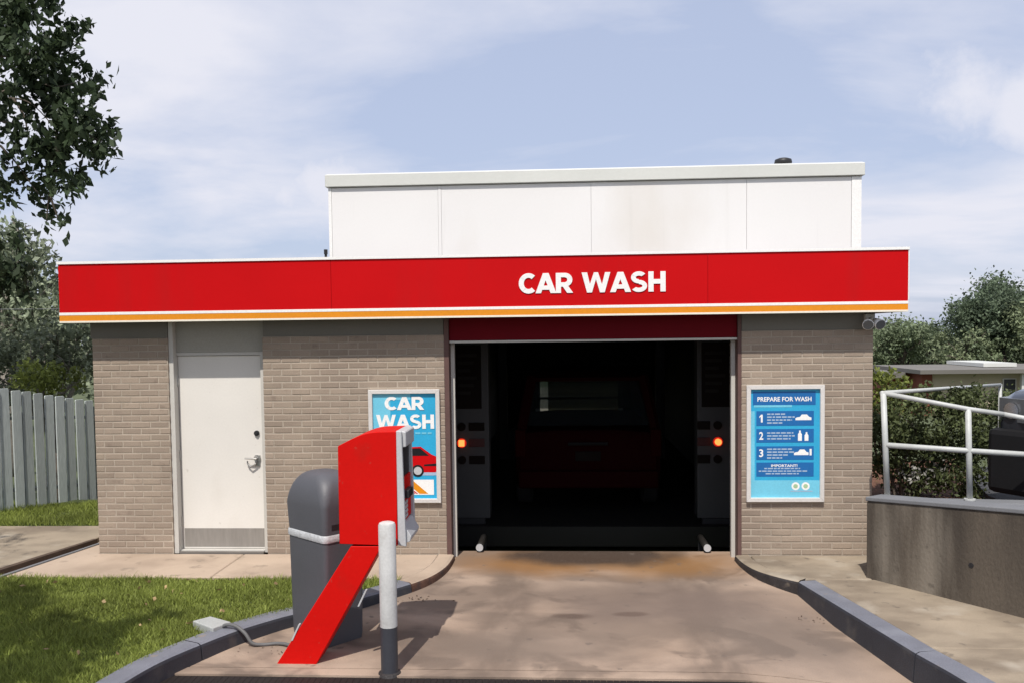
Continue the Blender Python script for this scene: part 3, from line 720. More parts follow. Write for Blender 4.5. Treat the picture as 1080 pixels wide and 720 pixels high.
for ch, x, p in lay:
    mb = letter_mb(p, 4.466 + x * sx, sx, 2.640, 0.196, FY - 0.001, 0.006)
    part('letter', mb, WHITE, fa)

# roof slab and raised white box over the bay
mb = MB(); mb.box(-0.15, 8.15, FY + 0.10, 8.0, 2.90, 2.98); part('roof', mb, ROOFM, B)
BX0, BX1, BY = 2.40, 7.985, 0.5
seams = [BX0 + 0.05, 3.585, 3.612, 5.20, 6.82, BX1 - 0.09]
pm = MB().box(BX0, BX1, BY + 0.03, BY + 0.1, 2.95, 3.85); part('raised_wall', pm, PANEL, B)
for a, b in ((BX0 + 0.03, 3.577), (3.613, 5.2), (5.202, 6.817), (6.820, BX1 - 0.098)):
    mb = MB(); mb.bbox(a, b, BY, BY + 0.029, 2.96, 3.828, 0.0012); part('wall_panel', mb, PANEL, B)
mb = MB(); mb.box(3.579, 3.611, BY - 0.003, BY + 0.028, 2.96, 3.828); part('panel_batten', mb, PANEL, B)
mb = MB(); mb.box(BX1 - 0.095, BX1 + 0.004, BY - 0.005, BY + 0.028, 2.96, 3.828); part('corner_trim', mb, WHITE, B)
mb = MB(); mb.box(BX0 - 0.004, BX0 + 0.028, BY - 0.005, BY + 0.028, 2.96, 3.828); part('corner_trim', mb, WHITE, B)
mb = MB(); mb.prism([(BY - 0.035, 3.838), (BY - 0.035, 3.965), (BY + 0.06, 3.99), (BY + 13.0, 3.99), (BY + 13.0, 3.838)], 'x', BX0 - 0.03, BX1 + 0.03, 0.004, 1)
part('roof_cap', mb, CAPM, B)
mb = MB(); mb.box(BX0, BX0 + 0.08, BY + 0.1, 13.4, 2.9, 3.83); mb.box(BX1 - 0.08, BX1, BY + 0.1, 13.4, 2.9, 3.83); part('raised_side_wall', mb, PANEL, B)
# bay shell
IX0, IX1, IY1 = 3.25, 7.12, 13.4
mb = MB(); mb.box(0.0, 0.2, 0.21, 8.0, -0.2, 2.89); mb.box(7.75, 7.95, 0.21, 13.4, -0.2, 2.89); mb.box(0.2, 3.1, 7.8, 8.0, -0.2, 2.89)
part('outer_wall', mb, MORTAR, B)
for x0, x1 in ((3.1, IX0), (IX1, 7.3)):
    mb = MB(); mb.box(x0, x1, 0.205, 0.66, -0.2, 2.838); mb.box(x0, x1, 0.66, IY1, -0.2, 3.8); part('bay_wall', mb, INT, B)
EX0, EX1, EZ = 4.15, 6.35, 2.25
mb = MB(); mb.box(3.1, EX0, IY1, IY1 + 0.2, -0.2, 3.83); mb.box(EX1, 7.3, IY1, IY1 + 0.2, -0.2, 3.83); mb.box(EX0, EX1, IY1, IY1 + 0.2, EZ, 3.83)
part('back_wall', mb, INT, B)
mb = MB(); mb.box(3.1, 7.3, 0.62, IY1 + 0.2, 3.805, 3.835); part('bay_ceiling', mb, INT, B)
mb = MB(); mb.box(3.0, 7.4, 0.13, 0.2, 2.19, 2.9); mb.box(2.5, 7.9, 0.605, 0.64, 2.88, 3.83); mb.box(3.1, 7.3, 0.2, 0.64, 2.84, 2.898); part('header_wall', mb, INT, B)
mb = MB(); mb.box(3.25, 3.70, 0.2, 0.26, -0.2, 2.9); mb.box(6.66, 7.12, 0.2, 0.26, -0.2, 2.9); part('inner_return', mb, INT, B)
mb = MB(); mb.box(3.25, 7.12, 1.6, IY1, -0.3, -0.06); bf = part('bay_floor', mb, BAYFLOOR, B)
mb = MB(); mb.box(3.25, 7.12, 0.37, 1.59, -0.6, -0.52); part('added_floor_drop', mb, BLACKM, B)  # pit added so that no sunlit floor shows behind the sill
# red lintel and jambs
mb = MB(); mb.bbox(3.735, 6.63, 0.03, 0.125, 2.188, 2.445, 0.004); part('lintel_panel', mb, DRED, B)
mb = MB(); mb.box(3.74, 6.63, 0.022, 0.10, 2.165, 2.186); part('lintel_angle', mb, FRAMEM, B)
for x0, x1 in ((3.686, 3.733), (6.632, 6.667)):
    mb = MB(); mb.box(x0, x1, 0.0, 0.2, -0.1, 2.44); part('opening_post', mb, POSTM, B)
for x0, x1 in ((3.735, 3.772), (6.592, 6.631)):
    mb = MB(); mb.box(x0, x1, 0.14, 0.20, -0.075, 2.16); part('door_jamb', mb, FRAMEM, B)
# exit frame glimpse
for x0 in (EX0, EX1 - 0.12):
    mb = MB(); mb.box(x0, x0 + 0.12, IY1 - 0.05, IY1 - 0.002, -0.06, EZ); part('exit_jamb', mb, FRAMEM, B)
DIMMER = glass('dimming_glazing', (0.34, 0.34, 0.28), 0.3, 0.3)
ed_ = None
mb = MB(); mb.box(EX0 + 0.32, EX1 - 0.05, IY1 + 0.06, IY1 + 0.075, -0.06, EZ - 0.01); part('exit_dimming_pane', mb, DIMMER, B)  # pane added to dim the exit daylight, left edge kept open
mb = MB(); mb.box(EX0, EX1, IY1 + 0.05, IY1 + 0.09, 0.60, 0.66); part('dimming_pane_bar', mb, BLACKM, B)
mb = MB(); mb.box(EX0, EX1, IY1 - 0.06, IY1 - 0.02, 1.28, EZ + 0.1); part('exit_light_blocker', mb, INT, B)  # added black panel, keeps exit daylight from showing above the car roof
xp = MB(); xp.box(3.0, 7.5, IY1 + 0.2, 30, -0.5, -0.07); structure('exit_pavement', xp, CONC_R)

# roof vent, pipe
rv = thing('roof_vent', 'black mushroom roof vent on the white raised roof', 'vent', (7.36, 1.2, 3.99))
mb = MB(); mb.tube([(7.36, 1.2, 3.98), (7.36, 1.2, 4.10)], 0.055, 12); part('vent_neck', mb, BLACKM, rv)
mb = MB(); mb.tube([(7.36, 1.2, 4.10), (7.36, 1.2, 4.115), (7.36, 1.2, 4.15), (7.36, 1.2, 4.165)], [0.088, 0.098, 0.09, 0.05], 16); part('vent_cap', mb, BLACKM, rv, True)
mb = MB(); mb.tube([(2.375, 0.42, 2.98), (2.375, 0.42, 3.14)], 0.014, 8); mb.tube([(2.375, 0.42, 3.12), (2.375, 0.42, 3.17)], 0.020, 8)
tag(put('roof_pipe', mb.mesh('roof_pipe', BLACKM)), 'short black pipe stub on the roof beside the white raised wall', 'pipe')
# floodlight under the fascia corner
fl = thing('floodlight', 'twin white floodlight under the right end of the red fascia', 'floodlight', (7.90, -0.02, 2.40))
mb = MB(); mb.bbox(7.86, 7.95, -0.04, 0.012, 2.28, 2.40, 0.004); part('junction_box', mb, FRAMEM, fl)
for dx in (-0.045, 0.055):
    mb = MB(); c = Vector((7.905 + dx, -0.10, 2.315)); d = Vector((dx * 4, -1, -0.5)).normalized()
    mb.tube([c - d * 0.06, c - d * 0.02, c + d * 0.05], [0.02, 0.035, 0.055], 12); h = part('lamp_head', mb, WHITE, fl, True)
    mb = MB(); mb.disc(c + d * 0.052, d, 0.048, 0.006, 14); part('lens', mb, LENS, h)
mb = MB(); mb.tube([(7.905, -0.03, 2.36), (7.905, -0.08, 2.34)], 0.014, 8); part('mount', mb, FRAMEM, fl)

# ------------------------------------------------------------------ signs
def framed(name, label, x0, x1, z0, z1, bgm):
    t = thing(name, label, 'sign', ((x0 + x1) / 2, 0, z0))
    fwid = 0.042
    mb = MB(); mb.prism([(x0, z0), (x1, z0), (x1 - fwid, z0 + fwid), (x0 + fwid, z0 + fwid)], 'y', -0.002, -0.040, 0.003, 1)
    mb.prism([(x0, z1), (x1, z1), (x1 - fwid, z1 - fwid), (x0 + fwid, z1 - fwid)], 'y', -0.002, -0.040, 0.003, 1)
    mb.prism([(x0, z0), (x0, z1), (x0 + fwid, z1 - fwid), (x0 + fwid, z0 + fwid)], 'y', -0.002, -0.040, 0.003, 1)
    mb.prism([(x1, z0), (x1, z1), (x1 - fwid, z1 - fwid), (x1 - fwid, z0 + fwid)], 'y', -0.002, -0.040, 0.003, 1)
    part('frame', mb, ALU, t)
    mb = MB(); mb.box(x0 + 0.02, x1 - 0.02, -0.012, -0.003, z0 + 0.02, z1 - 0.02); p = part('poster', mb, bgm, t)
    return t, p
def flat(mb, x0, x1, z0, z1, y, th=0.001): mb.box(x0, x1, y - th, y, z0, z1); return mb

# right: instructions
IS, ip = framed('instruction_sign', 'blue instruction sign headed prepare for wash, in a pale metal frame', 6.712, 7.474, 0.546, 1.714, CYAN)
y0 = -0.0125
sx0, sx1, sz0, sz1 = 6.754, 7.432, 0.588, 1.672
def SX(u): return 6.754 + u * 0.678
def SZ(v): return 1.672 - v * 1.084      # v down from top
mb = flat(MB(), SX(0.0), SX(1.0), SZ(0.84), SZ(1.0), y0); flat(mb, SX(0.0), SX(0.06), SZ(0.84), SZ(0.2), y0 - .0002); flat(mb, SX(0.05), SX(0.6), SZ(0.165), SZ(0.135), y0)
part('light_area', mb, LCYAN, ip)
mb = flat(MB(), SX(0.035), SX(0.94), SZ(0.145), SZ(0.02), y0 - 0.0004)
for a, b in ((0.20, 0.335), (0.365, 0.49), (0.525, 0.65), (0.675, 0.805)): flat(mb, SX(0.085), SX(0.915), SZ(b), SZ(a), y0 - 0.0004)
part('text_panel', mb, BLUE, ip)
mb = text_mb('PREPARE FOR WASH', SX(0.10), SX(0.88), SZ(0.112), SZ(0.070), y0 - 0.0016, 0.001, 0.022); part('heading', mb, WHITE, ip)
for ch, v in (('1', 0.268), ('2', 0.428), ('3', 0.588)):
    w = 0.06
    if ch == '1':
        mb = MB(); mb.prism([(SX(0.150), SZ(v + .036)), (SX(0.176), SZ(v + .036)), (SX(0.176), SZ(v - .036)), (SX(0.153), SZ(v - .036)), (SX(0.128), SZ(v - .018)), (SX(0.128), SZ(v - .004)), (SX(0.150), SZ(v - .018))], 'y', y0 - 0.0016, y0 - 0.0026)
    else: mb = text_mb(ch, SX(0.155 - w / 2 + 0.0), SX(0.155 + w / 2), SZ(v + 0.036), SZ(v - 0.036), y0 - 0.0016, 0.001, 0.02)
    part('number', mb, WHITE, ip)
mb = MB()
for v0, lines in ((0.222, (0.26, 0.40, 0.36, 0.22)), (0.395, (0.38, 0.40, 0.34)), (0.545, (0.36, 0.39, 0.30, 0.22))):
    for i, ln in enumerate(lines):
        v = v0 + i * 0.027
        x = 0.24; 
        while x < 0.24 + ln:
            w = min(random.uniform(0.035, 0.08), 0.24 + ln - x); flat(mb, SX(x), SX(x + w), SZ(v + 0.013), SZ(v), y0 - 0.0016); x += w + 0.013
for i, (a, b) in enumerate(((0.20, 0.72), (0.12, 0.82), (0.22, 0.70))):
    v = 0.725 + i * 0.024; x = a
    while x < b:
        w = min(random.uniform(0.035, 0.08), b - x); flat(mb, SX(x), SX(x + w), SZ(v + 0.011), SZ(v), y0 - 0.0016); x += w + 0.012
flat(mb, SX(0.58), SX(0.90), SZ(0.945), SZ(0.937), y0 - 0.0016)
part('small_print', mb, PRINTG, ip)['kind'] = 'stuff'
mb = text_mb('IMPORTANT!', SX(0.30), SX(0.68), SZ(0.717), SZ(0.692), y0 - 0.0016, 0.001, 0.02); part('heading', mb, WHITE, ip)
def car_icon(mb, u0, u1, v, y):
    w = u1 - u0
    prof = [(0, 0.0), (0, 0.018), (0.1, 0.026), (0.28, 0.030), (0.40, 0.052), (0.72, 0.052), (0.86, 0.030), (1.0, 0.024), (1.0, 0.0)]
    mb.prism([(SX(u0 + w * a), SZ(v - b)) for a, b in prof], 'y', y, y - 0.001)
mb = MB(); car_icon(mb, 0.65, 0.88, 0.285, y0 - 0.001); part('car_icon', mb, WHITE, ip)
mb = MB(); car_icon(mb, 0.63, 0.84, 0.607, y0 - 0.001); part('car_icon', mb, WHITE, ip); mb = MB()
mb.prism([(SX(0.855), SZ(0.61)), (SX(0.885), SZ(0.61)), (SX(0.885), SZ(0.55)), (SX(0.855), SZ(0.55))], 'y', y0 - .001, y0 - .002); part('dryer_icon', mb, WHITE, ip)
for u, h in ((0.715, 0.095), (0.81, 0.08)):
    mb = MB(); a = u - 0.028; b = u + 0.028
    mb.prism([(SX(a), SZ(0.475)), (SX(b), SZ(0.475)), (SX(b), SZ(0.475 - h * .65)), (SX(u + 0.012), SZ(0.475 - h * .8)), (SX(u + .012), SZ(0.475 - h)), (SX(u - .012), SZ(0.475 - h)), (SX(u - 0.012), SZ(0.475 - h * .8)), (SX(a), SZ(0.475 - h * .65))], 'y', y0 - 0.001, y0 - 0.002); part('bottle_icon', mb, WHITE, ip)
for u in (0.655, 0.80):
    mb = MB(); mb.disc((SX(u), y0 - 0.001, SZ(0.895)), (0, 1, 0), 0.040, 0.001, 20); part('round_emblem', mb, WHITE, ip)
for u in (0.655, 0.80):
    mb = MB(); mb.disc((SX(u), y0 - 0.002, SZ(0.895)), (0, 1, 0), 0.022, 0.001, 16); part('emblem_centre', mb, mat('emblem_green', (0.35, 0.50, 0.30), 0.4), ip)

# left: car wash poster
PS, pp = framed('car_wash_poster', 'blue poster reading car wash with a red car, half hidden by the kiosk', 2.902, 3.635, 0.541, 1.702, CYAN)
px0, px1 = 2.944, 3.593
def PX(u): return px0 + u * (px1 - px0)
def PZ(v): return 1.66 - v * 1.077
mb = flat(MB(), PX(0), PX(0.28), PZ(0.5), PZ(0.0), y0); flat(mb, PX(0.28), PX(0.6), PZ(0.06), PZ(0.0), y0 - 0.0003); part('light_area', mb, LCYAN, pp)
for word, u0, u1, v0, v1 in (('CAR', 0.19, 0.82, 0.03, 0.155), ('WASH', 0.05, 0.97, 0.20, 0.335)):
    lay, wt = word_layout(word); s_ = (PX(u1) - PX(u0)) / wt
    for ch, x, p in lay: part('letter', letter_mb(p, PX(u0) + x * s_, s_, PZ(v1), PZ(v0) - PZ(v1), y0 - 0.001, 0.002), WHITE, pp)
mb = MB(); x = 0.22
while x < 0.94:
    w = random.uniform(0.05, 0.09); flat(mb, PX(x), PX(min(x + w, 0.95)), PZ(0.385), PZ(0.368), y0 - 0.001); x += w + 0.02
part('small_print', mb, LCYAN, pp)['kind'] = 'stuff'
mb = flat(MB(), PX(0), PX(1), PZ(0.78), PZ(0.70), y0 - 0.0004); part('road_band', mb, PRINTG, pp)
mb = MB(); mb.prism([(PX(a), PZ(b)) for a, b in ((0.02, 0.74), (0.02, 0.62), (0.15, 0.60), (0.35, 0.515), (0.75, 0.505), (0.92, 0.58), (1.0, 0.60), (1.0, 0.735), (0.98, 0.75), (0.1, 0.75))], 'y', y0 - .001, y0 - .002)
part('car_picture', mb, RED, pp)
mb = MB(); mb.prism([(PX(a), PZ(b)) for a, b in ((0.24, 0.592), (0.38, 0.528), (0.74, 0.52), (0.88, 0.592))], 'y', y0 - .0025, y0 - .0032)
for u in (0.26, 0.70): mb.disc((PX(u), y0 - 0.0035, PZ(0.735)), (0, 1, 0), 0.062, 0.0015, 20)
mb.prism([(PX(a), PZ(b)) for a, b in ((0.80, 0.675), (1.0, 0.665), (1.0, 0.69), (0.8, 0.69))], 'y', y0 - .0025, y0 - .0032)
part('car_picture_dark', mb, CARTRIM, pp)
for u in (0.26, 0.70):
    mb = MB(); mb.disc((PX(u), y0 - 0.005, PZ(0.735)), (0, 1, 0), 0.042, 0.001, 16); part('car_picture_wheel', mb, BEZEL, pp)
mb = flat(MB(), PX(0.30), PX(0.95), PZ(0.965), PZ(0.82), y0 - 0.001); part('emblem_ground', mb, WHITE, pp)
for m_, a in ((RED, 0.33), (ORANGE, 0.62), (RED, 0.40)):
    if a == 0.33: pl = [(0.33, 0.955), (0.66, 0.955), (0.33, 0.84)]
    elif a == 0.62: pl = [(0.72, 0.955), (0.86, 0.955), (0.62, 0.83), (0.48, 0.83)]
    else: pl = [(0.67, 0.955), (0.70, 0.955), (0.42, 0.83), (0.37, 0.83)]
    mb = MB(); mb.prism([(PX(u), PZ(v)) for u, v in pl], 'y', y0 - .0022, y0 - .003); part('emblem_stripe', mb, m_, pp)

# ------------------------------------------------------------------ pay kiosk
K = thing('pay_kiosk', 'red pay kiosk on a slanted red leg beside the drive', 'kiosk', (2.95, -2.58, -0.13))
KY0, KY1 = -2.72, -2.30
prof = [(3.277, 0.756), (3.281, 1.455)]
for i in range(9):
    t = i / 8; prof.append((3.281 + 0.30 * t, 1.462 + 0.102 * math.sin(t * math.pi / 2)))
prof += [(3.705, 1.566), (3.700, 0.742)]
mb = MB(); mb.prism(prof, 'y', KY0 + 0.012, KY1 - 0.012, 0.004, 1); autosmooth(part('body', mb, KRED, K))
for ya, yb in ((KY0, KY0 + 0.011), (KY1 - 0.011, KY1)):
    mb = MB(); mb.prism(prof, 'y', ya, yb, 0.003, 1); autosmooth(part('side_panel', mb, KRED, K))
zb = dz(-2.7)
leg = [(2.79, zb - 0.01), (3.083, zb - 0.01), (3.585, 0.738), (3.36, 0.738)]
mb = MB(); mb.prism(leg, 'y', KY0 + 0.004, -2.47, 0.004, 1); lg = part('leg', mb, KRED, K)
mb = MB(); mb.box(2.80, 3.07, KY0 + 0.03, -2.48, zb - 0.001, zb + 0.012); part('base_plate', mb, KRED, K)
for x, z in ((2.905, 0.105), (3.40, 0.36)):
    mb = MB(); dx = 0.058
    mb.prism([(x, z - 0.06), (x + 0.012, z - 0.06), (x + 0.012 + dx, z + 0.06), (x + dx, z + 0.06)], 'y', KY0 - 0.001, KY0 + 0.03); part('bracket', mb, BEZEL, lg)  # pale strips standing in for highlights along the leg edges
# bezel faces the drive (+X)
mb = MB()
mb.prism([(3.704, 0.748), (3.704, 1.572), (3.742, 1.566), (3.762, 0.735)], 'y', KY0 + 0.0, KY0 + 0.035, 0.004, 1)
mb.prism([(3.704, 0.748), (3.704, 1.572), (3.742, 1.566), (3.762, 0.735)], 'y', KY1 - 0.035, KY1, 0.004, 1)
mb.prism([(3.704, 1.44), (3.704, 1.572), (3.768, 1.560), (3.768, 1.45)], 'y', KY0 + 0.0355, KY1 - 0.0355, 0.006, 1)
mb.prism([(3.704, 0.74), (3.704, 0.90), (3.745, 0.885), (3.795, 0.80), (3.785, 0.765)], 'y', KY0 + 0.0355, KY1 - 0.0355, 0.004, 1)
part('bezel', mb, BEZEL, K)
mb = MB(); mb.box(3.704, 3.725, KY0 + 0.036, KY1 - 0.036, 1.22, 1.438); part('screen', mb, BLACKM, K)
mb = MB(); mb.box(3.704, 3.735, KY0 + 0.036, KY1 - 0.036, 0.902, 1.218); rp_ = part('reader_panel', mb, KRED, K)
mb = MB(); mb.bbox(3.736, 3.775, KY0 + 0.08, KY0 + 0.26, 1.07, 1.13, 0.006); part('card_slot', mb, BLACKM, rp_)
mb = MB()
for i in range(3):
    for j in range(4): mb.bbox(3.736, 3.744, KY0 + 0.10 + i * 0.04, KY0 + 0.13 + i * 0.04, 0.92 + j * 0.033, 0.945 + j * 0.033, 0.003)
part('keypad', mb, BEZEL, rp_)

# bollard
bo = thing('bollard', 'white bollard with dark grey foot in front of the red kiosk', 'bollard', (3.655, -2.86, -0.13))
bz = dz(-2.86); r_ = 0.060
mb = MB(); mb.tube([(3.655, -2.86, bz), (3.655, -2.86, 0.205)], r_, 24); autosmooth(part('foot_sleeve', mb, BOLG, bo))
mb = MB(); mb.tube([(3.655, -2.86, 0.205), (3.655, -2.86, 0.925), (3.655, -2.86, 0.940), (3.655, -2.86, 0.948)], [r_ + .001, r_ + .001, r_ - .006, r_ - .025], 24); autosmooth(part('post', mb, BOLW, bo))
mb = MB(); mb.tube([(3.655, -2.86, bz - .01), (3.655, -2.86, bz + 0.008), (3.655, -2.86, bz + 0.014)], [0.085, 0.078, 0.062], 20); part('base_grout', mb, GRIME, bo)

# bin: rounded rectangular prism with a domed hood, turned towards the drive
bn = thing('litter_bin', 'dark grey domed litter bin with pale band behind the red kiosk', 'bin', (3.03, -2.14, -0.12))
def rring(cx_, cy_, hx, hy, r, z, a, n=6):
    pts = []
    for sx_, sy_, a0 in ((1, 1, 0), (-1, 1, 90), (-1, -1, 180), (1, -1, 270)):
        for i in range(n + 1):
            t = R(a0 + 90 * i / n); pts.append((sx_ * (hx - r) + r * math.cos(t), sy_ * (hy - r) + r * math.sin(t)))
    ca, sa = math.cos(a), math.sin(a)
    return [(cx_ + p[0] * ca - p[1] * sa, cy_ + p[0] * sa + p[1] * ca, z) for p in pts]
bc, ba = (3.015, -2.13), R(-41.3)
zb = dz(-2.1) - 0.01
mb = MB(); mb.loft([rring(*bc, 0.240, 0.165, 0.03, zb, ba), rring(*bc, 0.250, 0.172, 0.035, zb + 0.05, ba), rring(*bc, 0.262, 0.182, 0.04, 0.685, ba)])
autosmooth(part('body', mb, BINM, bn))
mb = MB(); mb.loft([rring(*bc, 0.268, 0.188, 0.042, 0.686, ba), rring(*bc, 0.272, 0.192, 0.045, 0.70, ba), rring(*bc, 0.270, 0.190, 0.045, 0.735, ba), rring(*bc, 0.265, 0.186, 0.042, 0.742, ba)])
autosmooth(part('band', mb, TAPE, bn))
rings = []
for i in range(13):
    t = i / 12 * math.pi / 2; kx = 0.262 * (max(0, math.cos(t)) ** 0.62) + 0.012; ky = 0.183 * (max(0, math.cos(t)) ** 0.55) + 0.012
    rings.append(rring(*bc, kx, ky, min(kx, ky) * (0.25 + 0.7 * (i / 12)), 0.95 + 0.255 * math.sin(t), ba))
rings.insert(0, rring(*bc, 0.262, 0.183, 0.04, 0.743, ba))
mb = MB(); mb.loft(rings); hood = autosmooth(part('dome_hood', mb, BINM, bn), 50)
# flap opening on the drive-facing end
ux, uy = math.cos(ba), math.sin(ba)
mb = MB(); cxx, cyy = bc[0] + ux * 0.2625, bc[1] + uy * 0.2625; vx, vy = -uy, ux
mb.add([(cxx + ux * .004 + vx * a, cyy + uy * .004 + vy * a, z) for z in (0.78, 0.94) for a in (-0.12, 0.12)] + [(cxx - ux * .01 + vx * a, cyy - uy * .01 + vy * a, z) for z in (0.78, 0.94) for a in (-0.12, 0.12)],
       [(0, 1, 3, 2), (4, 6, 7, 5), (0, 4, 5, 1), (2, 3, 7, 6), (0, 2, 6, 4), (1, 5, 7, 3)])
part('flap', mb, BLACKM, hood)

# paver and conduit
pv = MB(); pv.prism([(1.967, -2.245), (2.20, -2.415), (2.285, -2.262), (2.064, -2.125)], 'z', -0.06, 0.030, 0.008, 2)
tag(put('box_cover', pv.mesh('box_cover', mat('pale_cover', (0.36, 0.37, 0.36), 0.8, 0.1, 5, 90, 0.08, 0.3, 100))), 'pale square concrete cover at the lawn edge by the kerb', 'cover')
cp = [(2.22, -2.32, 0.0), (2.28, -2.335, 0.03), (2.36, -2.36, 0.028), (2.44, -2.385, -0.02), (2.50, -2.40, -0.09), (2.58, -2.38, -0.108), (2.68, -2.36, -0.105), (2.78, -2.40, -0.10), (2.87, -2.50, -0.10)]
def catmull(P_, n=6):
    P_ = [Vector(p) for p in P_]; out = []
    for i in range(len(P_) - 1):
        a, b, c, d = P_[max(i - 1, 0)], P_[i], P_[i + 1], P_[min(i + 2, len(P_) - 1)]
        for k_ in range(n):
            t = k_ / n; out.append(0.5 * ((2 * b) + (c - a) * t + (2 * a - 5 * b + 4 * c - d) * t * t + (3 * b - a - 3 * c + d) * t ** 3))
    return out + [P_[-1]]
mb = MB(); mb.tube(catmull(cp), 0.014, 8)
tag(put('conduit', mb.mesh('conduit', mat('conduit_grey', (0.11, 0.11, 0.11), 0.6, 0.1, 8), True)), 'grey flexible conduit from the lawn cover over the kerb to kiosk', 'conduit')
# little debris by the kerb
db = MB()
for (cx0, cy0, s0, n_) in ((2.62, -2.40, 0.18, 26), (3.55, -1.25, 0.12, 22), (6.95, -1.5, 0.08, 14), (5.15, 0.30, 0.5, 12), (7.2, -2.85, 0.05, 10)):
    for _ in range(n_):
        x = cx0 + random.gauss(0, s0); y = cy0 + random.gauss(0, s0 * 0.5); s = random.uniform(0.006, 0.018)
        if x < interp(allL, y) + 0.03 or x > interp(allR, y) - 0.03 or y > 0.34: continue
        z = dz(y, x); c = [(x + random.uniform(-s, s), y + random.uniform(-s, s), z + random.uniform(0, s)) for _ in range(4)]
        db.add(c, [(0, 1, 2), (0, 2, 3), (0, 3, 1), (1, 3, 2)])
tag(put('kerb_debris', db.mesh('kerb_debris', DKBROWN)), 'crumbs of dirt and leaf litter along the kerbs', 'debris', kind='stuff')

# ------------------------------------------------------------------ inside the bay
def lathe_lamp(x, z, shape, parent):
    mb = MB()
    if shape == 'square': mb.bbox(x - 0.034, x + 0.034, 1.625, 1.68, z - 0.038, z + 0.038, 0.006)
    else: mb.disc((x, 1.65, z), (0, 1, 0), 0.038, 0.05, 20)
    l_ = part('lit_lamp', mb, AMBER, parent); l_['label'] = 'lit orange lamp'
    mb = MB(); mb.disc((x + (0.0), 1.672, z), (0, 1, 0), 0.058, 0.012, 20); part('lamp_halo', mb, AMBERHALO, l_)  # glowing disc stands in for the red halo around the lamp
DIMPRINT = mat('dim_print', (0.012, 0.009, 0.008), 0.8, spec=0.05)
DIMRED = mat('dim_red_word', (0.05, 0.006, 0.006), 0.5)
for (x0, x1, lx, wx0, wx1, side, lab) in ((3.50, 3.985, 3.653, 3.74, 3.93, 'left', 'grey signal pylon with square orange lamp just inside the bay'),
                                          (6.48, 7.0, 6.718, 6.48, 6.63, 'right', 'grey signal pylon with round orange lamp just inside the bay')):
    t = thing('signal_pylon', lab, 'signal', ((x0 + x1) / 2, 1.8, -0.06), 'signal pylons inside the bay')
    mb = MB(); mb.bbox(x0, x1, 1.70, 1.95, 0.02, 2.5, 0.01); part('cabinet', mb, PYLON, t)
    mb = MB(); mb.bbox(x0 + 0.06, x1 - 0.06, 1.72, 1.92, -0.062, 0.018, 0.01); part('plinth', mb, BLACKM, t)
    a, b = (3.575, 3.90) if side == 'left' else (6.53, 6.86)
    mb = MB(); mb.bbox(a, b, 1.68, 1.699, 1.36, 2.12, 0.004); pb = part('notice_board', mb, DIMPRINT, t)
    mb = MB()
    for i in range(6): mb.box(a + 0.04, b - 0.05 - (i % 3) * 0.04, 1.676, 1.679, 1.98 - i * 0.09, 2.02 - i * 0.09)
    part('notice_lines', mb, mat('faint_print', (0.022, 0.02, 0.019), 0.8, spec=0.05), pb)
    for zi, z in enumerate((1.14, 0.945, 0.735)):
        if zi != 1:
            mb = MB(); mb.disc((lx, 1.69, z), (0, 1, 0), 0.05, 0.03, 18); part('unlit_lamp', mb, DIMPRINT, t)
        mb = MB(); mb.bbox(wx0, wx1, 1.685, 1.699, z - 0.05, z + 0.05, 0.004); part('word_plate', mb, DIMRED if zi == 1 else DIMPRINT, t)
    lathe_lamp(lx, 0.945, 'square' if side == 'left' else 'round', t)
for x, lab in ((3.99, 'left white-ended steel wheel guide pipe on the bay floor'), (6.375, 'right white-ended steel wheel guide pipe on the bay floor')):
    t = thing('wheel_guide', lab, 'wheel guide', (x, 0.3, -0.05), 'wheel guides at the bay mouth')
    mb = MB(); mb.tube([(x, 0.30, 0.0), (x, 0.55, 0.0), (x, 0.78, 0.0)], 0.036, 16); part('pipe', mb, mat('guide_steel', (0.03, 0.027, 0.024), 0.5, 0.2, 6, metal=0.4), t, True)
    mb = MB(); mb.disc((x, 0.296, 0.0), (0, 1, 0), 0.038, 0.02, 18); part('end_cap', mb, BEZEL, t)
    for yy in (0.34, 0.70):
        mb = MB(); mb.bbox(x - 0.03, x + 0.03, yy, yy + 0.05, -0.52 if 0.36 < yy < 1.6 else -0.062, -0.025, 0.003); part('bracket', mb, BLACKM, t)
# hanging wash curtains and a spray arch deep in the bay
t = thing('spray_arch', 'dark steel spray arch standing deep inside the bay', 'spray arch', (5.2, 7.5, -0.06))
for x in (3.75, 6.65):
    mb = MB(); mb.bbox(x - 0.08, x + 0.08, 7.4, 7.6, -0.062, 2.9, 0.01); part('post', mb, PYLON, t)
mb = MB(); mb.bbox(3.67, 6.73, 7.4, 7.6, 2.902, 3.06, 0.01); part('beam', mb, PYLON, t)
for i in range(8):
    mb = MB(); mb.tube([(4.0 + i * 0.34, 7.38, 2.98), (4.0 + i * 0.34, 7.30, 2.94)], [0.02, 0.012], 8); part('nozzle', mb, STEEL, t)

